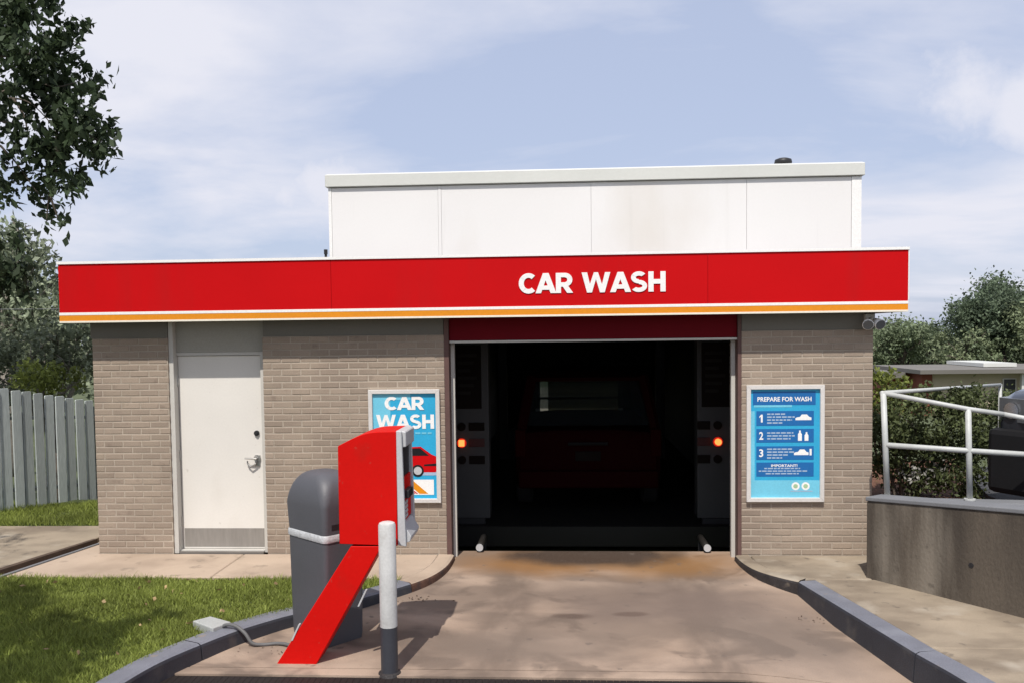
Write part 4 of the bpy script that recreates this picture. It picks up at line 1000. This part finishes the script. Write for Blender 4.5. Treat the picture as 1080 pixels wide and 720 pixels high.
# ------------------------------------------------------------------ vehicles
def vehicle(name, label, loc, heading, P_, paint, L_=4.6, Wd=1.85, Hb=1.0, Hr=1.75, rear_boxy=True, group=None):
    """local frame: +y forward, x across; heading rotates about z"""
    t = thing(name, label, 'car', loc); t.rotation_euler = (0, 0, heading)
    def prt(nm, mb, m_, parent=t, sm=None):
        o = bpy.data.objects.new(nm, mb.mesh(nm, m_)); COL.objects.link(o); o.parent = parent
        if sm: autosmooth(o, sm)
        return o
    h = Wd / 2; F, Bk = L_ / 2, -L_ / 2
    def sec(y, w, zb, zt, crown=0.03):
        half = [(w * 0.90, zb), (w * 0.99, zb + 0.10), (w, zb + 0.28), (w * 0.985, zt - 0.18), (w * 0.95, zt - 0.05), (w * 0.86, zt), (w * 0.45, zt + crown)]
        return [(x, y, z) for x, z in half] + [(-x, y, z) for x, z in half[::-1]]
    hb = Hb - 0.06
    if rear_boxy:
        secs = [(Bk, 0.90 * h, .42, Hb - .10), (Bk + .06, .965 * h, .36, Hb - .03), (Bk + .4, h, .28, Hb), (-.6, h, .25, Hb), (.65, h, .25, Hb - .01),
                (1.15, h, .26, hb - .02), (F - .55, .985 * h, .27, hb - .08), (F - .18, .95 * h, .30, hb - .14), (F - .04, .88 * h, .36, hb - .22), (F, .80 * h, .42, hb - .30)]
    else:
        secs = [(Bk, .9 * h, .42, Hb - .1), (Bk + .08, .96 * h, .34, Hb - .03), (Bk + .5, h, .28, Hb), (.7, h, .25, Hb), (1.2, h, .26, hb + .02), (F - .5, .99 * h, .27, hb - .01),
                (F - .16, .95 * h, .30, hb - .06), (F - .03, .88 * h, .36, hb - .14), (F, .84 * h, .42, hb - .22)]
    mb = MB(); mb.loft([sec(*s) for s in secs]); body = prt('body', mb, paint, t, 40)
    # cabin: pillars, roof, glass
    wb, wr_ = 0.90 * h, 0.76 * h
    yb0, yb1 = (Bk + 0.10, 1.10) if rear_boxy else (Bk + 0.5, 1.05)
    yr0, yr1 = (Bk + 0.32, 0.42) if rear_boxy else (Bk + 1.0, 0.35)
    zb0 = Hb + 0.01; zr = Hr - 0.05
    mb = MB(); mb.loft([[(wr_ * a, y, z) for a in (1, .6, 0, -.6, -1)] + [(wr_ * a, y, z - .045) for a in (-1, 1)] for y, z in ((yr0 - .05, zr - .01), (yr0 + .3, zr + .05), ((yr0 + yr1) / 2, zr + .065), (yr1 - .2, zr + .045), (yr1 + .05, zr - .01))])
    prt('roof', mb, paint, t, 40)
    def quadbar(p, q_, w):
        m2 = MB(); m2.tube([p, q_], w, 6); return m2
    for s in (1, -1):
        for (yb_, yr_, w) in ((yb1, yr1, .035), (0.0, -0.05, .045), (-1.05, -1.05, .05), (yb0, yr0, .07)):
            prt('pillar', quadbar((s * wb, yb_, zb0 - .03), (s * wr_, yr_, zr), w), paint)
    def pane(c):
        c = [Vector(v) for v in c]; nrm = (c[1] - c[0]).cross(c[2] - c[0]).normalized() * 0.006
        m2 = MB(); m2.add(list(c) + [v + nrm for v in c], [(0, 1, 2, 3), (7, 6, 5, 4), (0, 4, 5, 1), (1, 5, 6, 2), (2, 6, 7, 3), (3, 7, 4, 0)]); return m2
    prt('windscreen', pane([(-wb, yb1, zb0), (wb, yb1, zb0), (wr_, yr1, zr - .02), (-wr_, yr1, zr - .02)]), CARGLASS)
    prt('rear_window', pane([(wb, yb0, zb0 + .05), (-wb, yb0, zb0 + .05), (-wr_, yr0, zr - .02), (wr_, yr0, zr - .02)]), CARGLASS)
    for s in (1, -1):
        for a, b in ((yb1 - .1, 0.05), (-0.05, -1.0), (-1.1, yb0 + .12)):
            ra = min(a, yr1 - 0.02); rb = max(b, yr0 + 0.05)
            prt('side_window', pane([(s * wb, a, zb0), (s * wb, b, zb0), (s * wr_, rb, zr - .02), (s * wr_, ra, zr - .02)]), CARGLASS)
    # seats block some light
    for x in (-.38, .38):
        mb = MB(); mb.bbox(x - .24, x + .24, -.35, -.22, .5, Hb - .02, .05); prt('seat', mb, CARTRIM)
    # wheels
    for y in (F - .92, Bk + .9):
        for s in (1, -1):
            c = Vector((s * (h - .11), y, .34)); mb = MB()
            prof_ = [(.20, -.10), (.30, -.11), (.335, -.08), (.34, 0), (.335, .08), (.30, .11), (.20, .10)]
            n = 24; rings = []
            for i in range(n + 1):
                a = 2 * math.pi * i / n; rings.append([(c.x + d, c.y + r * math.cos(a), c.z + r * math.sin(a)) for r, d in prof_])
            mb.loft(rings, False); w = prt('wheel', mb, TYRE, t, 40)
            mb = MB(); mb.disc(c + Vector((s * .06, 0, 0)), (1, 0, 0), .205, .05, 20)
            prt('rim', mb, RIM, w); 
            mb = MB()
            for i in range(5):
                a = 2 * math.pi * i / 5; d = Vector((0, math.cos(a), math.sin(a)))
                mb.tube([c + Vector((s * .09, 0, 0)) + d * .03, c + Vector((s * .088, 0, 0)) + d * .19], [.03, .02], 6)
            prt('spokes', mb, RIM, w)
    # ends
    if rear_boxy:
        for s in (1, -1):
            mb = MB(); mb.bbox(s * h * .90 - .07, s * h * .90 + .07, Bk - .02, Bk + .10, Hb - .33, Hb + .02, .02); prt('tail_light', mb, TAIL)
        mb = MB(); mb.bbox(-h * .93, h * .93, Bk - .09, Bk + .06, .36, .58, .03); prt('bumper', mb, paint)
        mb = MB(); mb.bbox(-.16, .16, Bk - .015, Bk + .01, .70, .82, .004); prt('number_plate', mb, DIMPRINT)
        mb = MB(); mb.tube([(-.25, Bk - .03, .92), (.25, Bk - .03, .92)], .02, 8); prt('tailgate_handle', mb, CARTRIM)
    else:
        mb = MB(); mb.bbox(-h * .94, h * .94, F - .10, F + .05, .06, .60, .05); prt('bumper', mb, CARTRIM)
        mb = MB(); mb.bbox(-h * .50, h * .50, F - .03, F + .035, .66, .84, .012); gr_ = prt('grille', mb, CARTRIM)
        for i in range(3):
            mb = MB(); mb.bbox(-h * .47, h * .47, F + .034, F + .05, .69 + i * .05, .705 + i * .05, .003); prt('grille_bar', mb, RIM, gr_)
        mb = MB(); mb.bbox(-h * .53, h * .53, F - .03, F + .045, .845, .875, .008); prt('chrome_trim', mb, CHROME)
        for s in (1, -1):
            mb = MB(); mb.loft([[(s * (h * .56), F - .16, z), (s * (h * .56), F + .03, z), (s * h * .90, F - .06, z), (s * h * .955, F - .22, z)] for z in (.66, .70, .83, .85)])
            hl = prt('headlight', mb, LENS, t, 40)
            mb = MB(); mb.disc((s * h * .72, F - .005, .755), (0, 1, 0), .065, .05, 18); prt('lamp_reflector', mb, CHROME, hl)
    for s in (1, -1):
        mb = MB(); mb.bbox(s * (h + .10) - .09, s * (h + .10) + .09, .78, .88, Hb + .02, Hb + .17, .03); prt('mirror', mb, paint)
    return t
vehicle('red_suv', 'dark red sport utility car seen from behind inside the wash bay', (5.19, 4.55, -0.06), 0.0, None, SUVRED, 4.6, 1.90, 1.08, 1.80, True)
vehicle('parked_car', 'black parked car with bluish bonnet behind the white railing', (11.93, 0.38, 0.58), R(118), None, CARBLK, 4.7, 1.84, 1.02, 1.52, False).scale = (1.15, 1.15, 1.17)

# ------------------------------------------------------------------ retaining wall, upper lot, railing
rw = thing('retaining_wall', 'stained grey concrete retaining wall on the right of the drive', 'wall', (8.1, -1.3, 0))
A_, B_ = Vector((7.63, -0.80)), Vector((9.75, -3.72)); dvec = (B_ - A_).normalized(); nv = Vector((-dvec.y, dvec.x)) # to the lot side
if nv.x < 0: nv = -nv
def wp(s, o_): p = A_ + dvec * s + nv * o_; return (p.x, p.y)
Lw = (B_ - A_).length
def rise(mb):      # the wall top climbs gently away from the building
    mb.v = [(x, y, z + 0.078 * ((x - A_.x) * dvec.x + (y - A_.y) * dvec.y)) if z > 0.5 else (x, y, z) for x, y, z in mb.v]
    return mb
segs = [(0.0, 1.52), (1.53, 3.60)]
for a, b in segs:
    mb = MB(); mb.prism([wp(a, 0), wp(b, 0), wp(b, 0.2), wp(a, 0.2)], 'z', -0.3, 0.70, 0.012, 2); rise(mb); part('wall_panel', mb, RETW, rw)
mb = MB(); mb.prism([wp(-0.005, -0.012), wp(Lw, -0.012), wp(Lw, 0.22), wp(-0.005, 0.22)], 'z', 0.702, 0.740, 0.008, 2); rise(mb); part('coping', mb, COPING, rw)
mb = MB(); p = A_ + dvec * 0.98; mb.disc((p.x - nv.x * .001, p.y - nv.y * .001, 0.10 + 0.22), (nv.x, nv.y, 0), 0.022, 0.004, 10); part('weep_hole', mb, BLACKM, rw)
p = wp(0.02, 0.21)
def lotz(x, y): return 0.66 - 0.075 * ((x - A_.x) * nv.x + (y - A_.y) * nv.y)
lp = [wp(0.02, 0.205), wp(Lw, 0.205), (13.5, -3.7), (15.0, 6.0), (10.6, 4.2), (9.35, 0.6), (9.16, -0.62), (7.97, -0.48)]
lot = MB(); k = len(lp)
lot.add([(x, y, lotz(x, y)) for x, y in lp] + [(x, y, -0.4) for x, y in lp], [tuple(range(k))[::-1], tuple(range(k, 2 * k))] + [(a, (a + 1) % k, k + (a + 1) % k, k + a) for a in range(k)])
structure('upper_lot', lot, ASPH)
bk = MB(); bk.prism([(7.80, -0.70), (9.15, -0.88), (9.17, -0.68), (7.83, -0.50)], 'z', 0.3, 0.685, 0.01, 1); structure('railing_kerb', bk, COPING)
rl = thing('pipe_railing', 'white painted pipe railing on the raised lot beside the building', 'railing', (7.86, -0.6, 0.7))
P1b, P1t = Vector((7.886, -0.60, 0.70)), Vector((7.845, -0.59, 1.665))
P2b, P2t = Vector((8.585, -0.70, 0.69)), Vector((8.565, -0.69, 1.52))
for a, b in ((P1b, P1t), (P2b, P2t)):
    mb = MB(); mb.tube([a, b], 0.026, 12); part('post', mb, RAILM, rl, True)
    mb = MB(); mb.disc(a + Vector((0, 0, 0.006)), (0, 0, 1), 0.05, 0.014, 14); part('base_flange', mb, RAILM, rl)
mb = MB(); mb.tube([P1t, P2t, Vector((8.86, -0.73, 1.475))], 0.022, 12); part('top_rail', mb, RAILM, rl, True)
mb = MB(); mb.tube([Vector((7.866, -0.60, 1.185)), Vector((8.575, -0.695, 1.14)), Vector((9.30, -0.80, 1.10))], 0.025, 12); part('middle_rail', mb, RAILM, rl, True)
mb = MB(); mb.tube([P1t + Vector((-0.01, 0.01, 0)), Vector((9.0, 0.95, 1.60)), Vector((10.79, 3.4, 1.49))], 0.020, 12); part('rear_rail', mb, RAILM, rl, True)
for a, b in ((Vector((8.86, -0.73, 1.475)), Vector((8.862, -0.73, 0.685))), (Vector((10.79, 3.4, 1.5)), Vector((10.79, 3.4, 0.3)))):
    pass
mb = MB(); mb.tube([(10.79, 3.4, 1.5), (10.79, 3.4, 0.3)], 0.022, 12); part('post', mb, RAILM, rl, True)
mb = MB(); mb.tube([(9.30, -0.80, 1.12), (9.31, -0.80, 0.6)], 0.022, 12); part('post', mb, RAILM, rl, True)
mb = MB(); mb.tube([(8.86, -0.73, 1.475), (9.08, -0.77, 1.43), (9.25, -0.795, 1.33), (9.30, -0.80, 1.12)], 0.022, 12); part('top_rail', mb, RAILM, rl, True)

# ------------------------------------------------------------------ foliage
def leaves_mesh(name, pts, size, m, flat_=0.0, aspect=0.55, droop=0.0):
    n = len(pts); P_ = np.array(pts)
    d = rng.normal(size=(n, 3)); d[:, 2] -= droop; d /= np.linalg.norm(d, axis=1)[:, None]
    e = rng.normal(size=(n, 3)); e = np.cross(d, e); e /= np.linalg.norm(e, axis=1)[:, None]
    f = np.cross(d, e)
    s = (size * rng.uniform(0.6, 1.35, n))[:, None]
    V = np.zeros((n, 4, 3))
    V[:, 0] = P_ - d * s * 0.5; V[:, 1] = P_ + e * s * aspect * 0.5 + f * s * 0.08; V[:, 2] = P_ + d * s * 0.5; V[:, 3] = P_ - e * s * aspect * 0.5 + f * s * 0.08
    me = bpy.data.meshes.new(name); me.vertices.add(4 * n); me.vertices.foreach_set('co', V.reshape(-1))
    me.loops.add(4 * n); me.loops.foreach_set('vertex_index', np.arange(4 * n, dtype=np.int32))
    me.polygons.add(n); me.polygons.foreach_set('loop_start', np.arange(0, 4 * n, 4, dtype=np.int32))
    me.update(); me.materials.append(m); return me
def clump_pts(clumps, per, sub=7, tight=0.38):
    """clumps: (centre, radius); leaves gather in smaller twiggy sub-clumps so gaps show"""
    out = []
    for c, r in clumps:
        c = np.array(c); nn = max(4, int(per * (r ** 2)))
        ns = max(3, int(sub * (0.6 + r)))
        sc = rng.normal(size=(ns, 3)); sc /= np.linalg.norm(sc, axis=1)[:, None]; sc *= (rng.uniform(0.35, 1.0, ns) ** 0.6)[:, None] * r
        sc[:, 2] *= 0.85
        w = rng.integers(0, ns, nn)
        out.append(c + sc[w] + rng.normal(size=(nn, 3)) * r * tight * rng.uniform(0.5, 1.0, nn)[:, None])
    return np.concatenate(out)
def tree(name, label, cat, base, trunk_h, trunk_r, clumps, per, leaf, m, bark=BARK, group=None, limbs=True, sub=7, tight=0.38, droop=0.0, aspect=0.55, nl=14):
    t = thing(name, label, cat, base, group)
    base = Vector(base); fork = base + Vector((0, 0, trunk_h))
    mb = MB(); mid = base + Vector((trunk_r * .4, 0, trunk_h * .5))
    mb.tube([base - Vector((0, 0, .2)), base + Vector((0, 0, .15)), mid, fork], [trunk_r * 1.35, trunk_r * 1.05, trunk_r * .9, trunk_r * .75], 10)
    part('trunk', mb, bark, t, True)
    if limbs:
        mb = MB()
        cs = sorted(clumps, key=lambda c: -c[1])[:nl]
        for c, r in cs:
            c = Vector(c); a = fork + Vector((0, 0, -random.uniform(0, .2) * trunk_h)); v = c - a
            p1 = a + v * .35 + Vector((0, 0, v.length * .10)) + Vector((random.uniform(-.1, .1), random.uniform(-.1, .1), 0)) * v.length
            p2 = a + v * .7 + Vector((0, 0, v.length * .08)); k_ = trunk_r
            mb.tube(catmull([a, p1, p2, c], 4), [k_ * (.45 - .42 * i / 12) for i in range(13)], 6)
            for _ in range(3):
                d = Vector((random.gauss(0, 1), random.gauss(0, 1), random.gauss(0.1, .7))).normalized() * r * .9
                mb.tube([p2.lerp(c, .6), c + d * .6, c + d], [k_ * .12, k_ * .07, k_ * .03], 5)
        part('limbs', mb, bark, t, True)
    part_ = put('crown', leaves_mesh('crown', clump_pts(clumps, per, sub, tight), leaf, m, droop=droop, aspect=aspect), t)
    return t

def unp(px, py, depth):
    d = rt * ((px - 540) / 935) + up * ((398 - py) / 935) + fw
    p = CAM + d * depth; return (p.x, p.y, p.z)
# big tree left of the frame whose branches hang into the top left corner
vis = [(48, 92, 20), (66, 98, 22), (52, 115, 20), (75, 118, 20), (86, 100, 13), (60, 138, 21), (78, 140, 16), (48, 150, 14), (64, 160, 16), (80, 158, 9), (94, 128, 9),
       (92, 142, 11), (102, 150, 13), (112, 140, 10), (118, 148, 8), (108, 162, 10), (104, 174, 5), (118, 172, 5), (97, 165, 6),
       (24, 142, 12), (30, 156, 9), (18, 152, 8), (60, 178, 13), (46, 172, 11), (72, 190, 12), (86, 192, 10), (95, 200, 6), (62, 200, 11), (34, 186, 9), (44, 196, 9), (28, 196, 6),
       (48, 212, 9), (38, 216, 7), (54, 220, 6), (6, 205, 10), (12, 216, 6), (4, 170, 9), (49, 236, 5), (63, 235, 6), (66, 240, 4), (8, 275, 20), (18, 292, 13), (4, 298, 14), (14, 258, 10), (-8, 285, 20),
       (10, 90, 12), (26, 84, 14), (4, 118, 7), (14, 102, 6), (-12, 140, 16), (-14, 190, 14), (104, 82, 8), (120, 80, 5), (98, 92, 6)]
for _ in range(26):
    vis.append((random.uniform(-30, 96), random.uniform(-30, 70), random.uniform(10, 20)))
fc0 = [(unp(x, y, 9.3 + random.uniform(-.35, .35)), r * .0108) for x, y, r in vis]
fc1 = [((-2.2, 1.9, 5.8), .8), ((-3.0, 2.2, 5.2), .9), ((-4.0, 2.4, 5.9), 1.1), ((-3.2, 2.6, 6.7), 1.0), ((-5.2, 1.6, 6.6), 1.2), ((-5.6, 0.2, 5.6), 1.2), ((-5.4, -2.6, 6.2), 1.2),
      ((-1.0, -5.6, 4.6), .75), ((0.1, -5.5, 4.5), .6), ((0.75, -5.7, 4.4), .45), ((0.45, -5.2, 4.2), .35), ((-0.4, -5.3, 4.4), .6), ((1.15, -4.75, 4.3), .16), ((0.9, -5.0, 4.3), .2), ((-0.3, -6.4, 5.0), .8), ((-1.6, -5.9, 5.6), .9), ((-2.6, -4.6, 5.9), 1.1), ((0.55, -6.2, 4.7), .45), ((-3.4, -6.0, 6.4), 1.2), ((0.9, -5.2, 4.4), .3),
      ((-0.5, -4.9, 4.9), .5)]
st = tree('shade_tree', 'dark leafed tree with branches hanging into the upper left sky', 'tree', (-4.3, -2.4, -0.3), 3.2, 0.26, fc1, 3200, 0.11, LEAF_FORE, nl=14, sub=9, tight=0.30, droop=0.8, aspect=0.5)
pts = []
for c, r in fc0:      # leaves hang in small sprays so the sky shows between them
    n_ = max(8, int(3000 * r * r)); ns = max(3, int(40 * r)); c = np.array(c)
    sc = rng.normal(size=(ns, 3)) * r * .55; w = rng.integers(0, ns, n_)
    pts.append(c + sc[w] + rng.normal(size=(n_, 3)) * np.array([.035, .035, .06]))
put('hanging_foliage', leaves_mesh('hanging_foliage', np.concatenate(pts), .105, LEAF_FORE, droop=.9, aspect=.55), st)
mb = MB()
for path in ([(-90, 120), (-20, 108), (14, 104), (36, 112), (60, 138)], [(-20, 108), (6, 96), (34, 86), (60, 92), (90, 84)], [(-60, 175), (-10, 152), (8, 162), (20, 176), (34, 196), (48, 214)], [(14, 104), (26, 124), (30, 150)], [(60, 138), (84, 140), (108, 150)], [(60, 138), (62, 170), (78, 192), (94, 202)], [(60, 175), (52, 205), (49, 236)], [(52, 205), (62, 233)]):
    q_ = [unp(x, y, 9.3) for x, y in path]; n_ = len(q_); mb.tube(catmull(q_, 4), [max(.004, .017 - .013 * i / (4 * n_ - 4)) for i in range(4 * (n_ - 1) + 1)], 5)
e_ = unp(-90, 120, 9.3); mb.tube(catmull([(-4.3, -2.4, 2.8), (-3.3, -1.2, 4.0), e_], 5), [.11 - .008 * i for i in range(11)], 6)
part('hanging_branches', mb, BARK, st, True)

# left, behind the fence
bc_ = [(unp(22, 262, 18), .55), (unp(40, 275, 18), .5), (unp(10, 290, 18.5), .8), (unp(42, 315, 18), .75), (unp(5, 335, 18), .9), (unp(58, 300, 18.4), .35), (unp(28, 345, 18), .8),
       (unp(-30, 290, 19), 1.2), (unp(-30, 340, 19), 1.2), (unp(20, 240, 18.2), .25), (unp(55, 335, 18.5), .5), (unp(-20, 250, 18.5), .7)]
tree('grey_green_tree', 'tall grey green tree beyond the left end of the red fascia', 'tree', (-6.6, 8.6, -0.4), 2.6, .2, bc_, 900, 0.14, LEAF_BACK, PALEBARK, sub=10, tight=0.30)
b2 = [(unp(62, 355, 15.5), .55), (unp(85, 352, 15.8), .5), (unp(30, 372, 15), .5), (unp(75, 385, 15.5), .5), (unp(10, 380, 15.4), .55), (unp(97, 380, 16), .55), (unp(110, 350, 16.2), .6), (unp(-10, 360, 15.5), .6), (unp(2, 400, 15.2), .5), (unp(-25, 395, 15.2), .6), (unp(15, 415, 15), .4), (unp(45, 360, 15.6), .4)]
tree('tangled_shrub', 'tangled dark shrub with pale twigs right behind the fence', 'shrub', (-4.2, 6.2, -0.4), 1.2, .12, b2, 1100, 0.11, LEAF_SHRUB, PALEBARK, sub=9, tight=0.30)
b3 = [(unp(42, 400, 13.6), .28), (unp(58, 402, 13.7), .26), (unp(30, 397, 13.8), .24), (unp(70, 404, 13.8), .22), (unp(50, 390, 13.9), .18)]
tree('yellow_green_bush', 'bright yellow green bush just above the fence boards', 'bush', (-3.1, 4.5, -0.4), .9, .05, b3, 3200, 0.085, LEAF_BUSH, nl=5)
# tall tree further left, closing the gap to the sky
# fence of upright boards
fn = thing('board_fence', 'grey painted upright board fence left of the brick wall', 'fence', (-2.3, 2.1, 0))
f0, f1 = Vector((-2.36, 2.0, 0)), Vector((-1.76, 3.2, 0))
fd = (f1 - f0); n_b = 9; step = fd / n_b; ang = math.atan2(fd.y, fd.x); blen = fd.length / n_b
def board_mb(h):
    mb = MB(); w = blen * .41
    mb.prism([(-w, 0), (w, 0), (w, h - .012), (w - .008, h), (-w + .008, h), (-w, h - .012)], 'y', -.011, .011, .002, 1); return mb
bm_ = board_mb(1.66).mesh('board', FENCE)
bproto = None
for i in range(-12, n_b + 5):
    p = f0 + step * (i + .5); frac = i / n_b
    z = -0.03 - 0.012 * max(0, i) ; h_s = 1.66 - 0.018 * max(0, min(i, n_b + 3))
    if bproto is None: bproto = ob = put('board', bm_, fn, p)
    else: ob = bproto.copy(); COL.objects.link(ob); ob.parent = fn
    off = Vector((math.sin(ang), -math.cos(ang), 0)) * (0.012 if i % 2 else -0.004)
    ob.location = p + off + Vector((0, 0, z)) - ORIG[fn]; ob.rotation_euler = (0, random.uniform(-.006, .006), ang); ob.scale = (1, 1, h_s / 1.66 + random.uniform(-.005, .005))
nrm = Vector((-math.sin(ang), math.cos(ang), 0)) * .045
for z in (.3, 1.25):
    mb = MB(); a = f0 + step * -12 + nrm; b = f0 + step * (n_b + 5) + nrm
    mb.tube([a + Vector((0, 0, z)), f0 + nrm + Vector((0, 0, z)), b + Vector((0, 0, z - .15))], .03, 4); part('rail', mb, WOODD, fn)
for i in range(-12, n_b + 5, 7):
    p = f0 + step * i + nrm * 2.2; mb = MB(); mb.box(p.x - .045, p.x + .045, p.y - .045, p.y + .045, -.4, 1.3); part('post', mb, WOODD, fn)
# overhead wire
mb = MB(); mb.tube([(-20, 6.3, 3.0), (-9, 6.5, 2.84), (-4, 6.6, 2.80), (4, 7.2, 2.95), (14, 30, 5.0)][:3] + [(-1.5, 9.0, 2.86)], .006, 5)
tag(put('overhead_wire', mb.mesh('overhead_wire', COPING)), 'thin pale wire crossing the trees left of the fascia', 'wire')

# hedge behind the railing
def shrub(name, label, cat, center_px, depth, rads, per, leaf, m, group=None, base=-.3):
    cl = []
    for (px, py), r in zip(center_px, rads): cl.append((unp(px, py, depth + random.uniform(-.2, .2)), r))
    c = unp(*center_px[0], depth)
    return tree(name, label, cat, (c[0], c[1], base), .6, .05, cl, per, leaf, m, group=group, nl=8, sub=9, tight=.33)
hl_ = [(952, 420), (975, 418), (1000, 419), (1024, 418), (940, 445), (955, 430), (978, 428), (1000, 432), (1022, 430), (1034, 428), (960, 460), (985, 462), (1010, 465), (1028, 462), (945, 480), (970, 490), (1000, 492), (1022, 494), (955, 508), (985, 512), (1008, 510), (918, 450), (922, 480), (940, 470), (1015, 480), (1005, 450), (968, 445)]
shrub('hedge', 'dark evergreen hedge behind the white railing', 'hedge', hl_, 9.75, [.14] * 4 + [.22] * 10 + [.24] * 7 + [.28] * 6, 9500, .05, LEAF_HEDGE)
shrub('yellow_tipped_shrub', 'yellow tipped shrub against the right corner of the brick wall', 'shrub', [(935, 405), (930, 392), (948, 415), (940, 425), (928, 420), (955, 404)], 12.2, [.24, .2, .2, .25, .22, .14], 3600, .07, LEAF_BUSH, base=-.4)
shrub('rear_hedge', 'leafy dark hedge behind the black parked car', 'hedge', [(1045, 432), (1062, 430), (1082, 428), (1100, 430), (1055, 455), (1078, 455), (1098, 455), (1040, 455), (1030, 440)], 13.6, [.30] * 9, 4200, .065, LEAF_HEDGE, base=-.4)
# pale flowers and mulch under the hedge
fp = []
for _ in range(110):
    p = unp(random.gauss(978, 16), random.gauss(500, 7), 9.55 + random.uniform(-.1, .15)); fp.append(p)
tag(put('pale_blossoms', leaves_mesh('pale_blossoms', fp, .05, leafmat('pale_petal', (.34, .33, .30), .3, .2))), 'pale grey blossoms low in the hedge', 'blossoms', kind='stuff')
mu = MB(); mu.prism([(7.98, -.44), (9.14, -.60), (9.33, .62), (10.5, 4.1), (8.0, 3.0)], 'z', -.35, .40); structure('mulch_bed', mu, mat('mulch', (.13, .06, .035), .95, .3, 8, 40, .3, .8, 30))

# ------------------------------------------------------------------ far building and trees on the right
fb = thing('far_building', 'long low tan building with grey roof beyond the hedge', 'building', (26, 39, -3))
def X45(px, d=45): return unp(px, 390, d)[0]
ybf = 37.2
xa, xb, xc = X45(972), X45(983), X45(1085)
mb = MB(); mb.box(xb, xc + 12, ybf, ybf + 10, -4, .035); part('wall', mb, FWALL, fb)
mb = MB(); mb.box(xa, xb, ybf - .05, ybf + 9, -4, .035); part('brick_pier', mb, FBRICK, fb)
mb = MB(); mb.prism([(ybf - .9, .04), (ybf - .9, .24), (ybf + 6, .25), (ybf + 6, .04)], 'x', xa - .4, xc + 12.5); part('roof', mb, FROOF, fb)
mb = MB(); mb.box(X45(945), xa - .42, ybf + 1.0, ybf + 9, -.25, .05); part('canopy', mb, FROOF, fb)
mb = MB(); mb.box(X45(948), xa - .1, ybf + 2.0, ybf + 9, -4, -.26); part('recessed_wall', mb, FBRICK, fb)
mb = MB(); mb.box(X45(1050), X45(1085), ybf + 1.5, ybf + 6, .27, .46); part('roof_unit', mb, CAPM, fb)
for a, b in ((1055, 1069),):
    mb = MB(); mb.box(X45(a), X45(b), ybf - .06, ybf + .02, -.95, -.25); w = part('window', mb, FRAMEM, fb)
    mb = MB(); mb.box(X45(a) + .06, X45(b) - .06, ybf - .075, ybf - .062, -.9, -.3); part('pane', mb, BLACKM, w)
mb = MB(); mb.box(X45(1070), X45(1074), ybf - .5, ybf - .3, -4, -.02); part('porch_post', mb, CAPM, fb)
# woods
def far_tree(px, top, wpx, bot, d, m, label, nsub=10, leaf=.42, per=95, rr=None):
    cl = []; sc = d / 935
    cx_, cy_ = px, (top + bot) / 2; hx, hy = wpx / 2, (bot - top) / 2
    for i in range(nsub):
        a = random.uniform(0, 2 * math.pi); q_ = math.sqrt(random.uniform(.05, 1))
        r = random.uniform(.22, .36) * min(hx, hy) * sc * 1.6
        ex = hx - r / sc * .7; ey = hy - r / sc * .7
        p = unp(cx_ + math.cos(a) * q_ * ex, cy_ + math.sin(a) * q_ * ey, d + random.uniform(-1, 1) * hx * sc * .7); cl.append((p, r))
    b = unp(px, bot, d)
    return tree('broad_tree', label, 'tree', (b[0], b[1], gz(b[0], b[1])), max(1.5, b[2] - gz(b[0], b[1]) + 1.0), .35, cl, per, leaf, m, nl=8, sub=8, tight=.30)
random.seed(21)
far_tree(1052, 291, 112, 372, 68, LEAF_FAR3, 'tall dark round tree rising above the woods at the right edge', 30, .27, 330)
far_tree(1092, 318, 70, 385, 64, LEAF_FAR2, 'lighter olive tree at the right edge below the tall round tree', 12, .27, 260)
far_tree(950, 333, 76, 396, 72, LEAF_FAR, 'rounded tree beside the right end of the red fascia', 16, .27, 260)
far_tree(985, 338, 66, 396, 74, LEAF_FAR3, 'dark tree in the gap left of the tall round tree', 14, .27, 260)
far_tree(1018, 346, 70, 396, 66, LEAF_FAR2, 'olive tree above the middle of the far grey roof', 14, .27, 270)
far_tree(1060, 352, 76, 396, 66, LEAF_FAR, 'mid green tree above the white roof unit of the far building', 14, .27, 270)
far_tree(905, 336, 60, 396, 75, LEAF_FAR2, 'tree mostly hidden behind the right corner of the building', 10, .30, 200)
wl = []
for i in range(60):
    px = 880 + i * 7 + random.uniform(-4, 4); d = random.uniform(84, 96)
    for py in (352, 372, 392): wl.append((unp(px, py + random.uniform(-6, 6), d), random.uniform(1.0, 1.7)))
wood = put('woodland', leaves_mesh('woodland', clump_pts(wl, 90, 7, .4), .36, LEAF_FAR))
tag(wood, 'mass of green woodland behind the far building', 'woodland', kind='stuff')
wl = []
for i in range(50):
    px = -380 + i * 12; d = random.uniform(34, 44)
    for py in (330, 350, 375, 400): wl.append((unp(px, py + random.uniform(-8, 8), d), random.uniform(.9, 1.5)))
wood = put('woodland', leaves_mesh('woodland', clump_pts(wl, 60, 7, .4), .32, LEAF_SHRUB))
tag(wood, 'mass of green woodland far behind the board fence', 'woodland', kind='stuff')
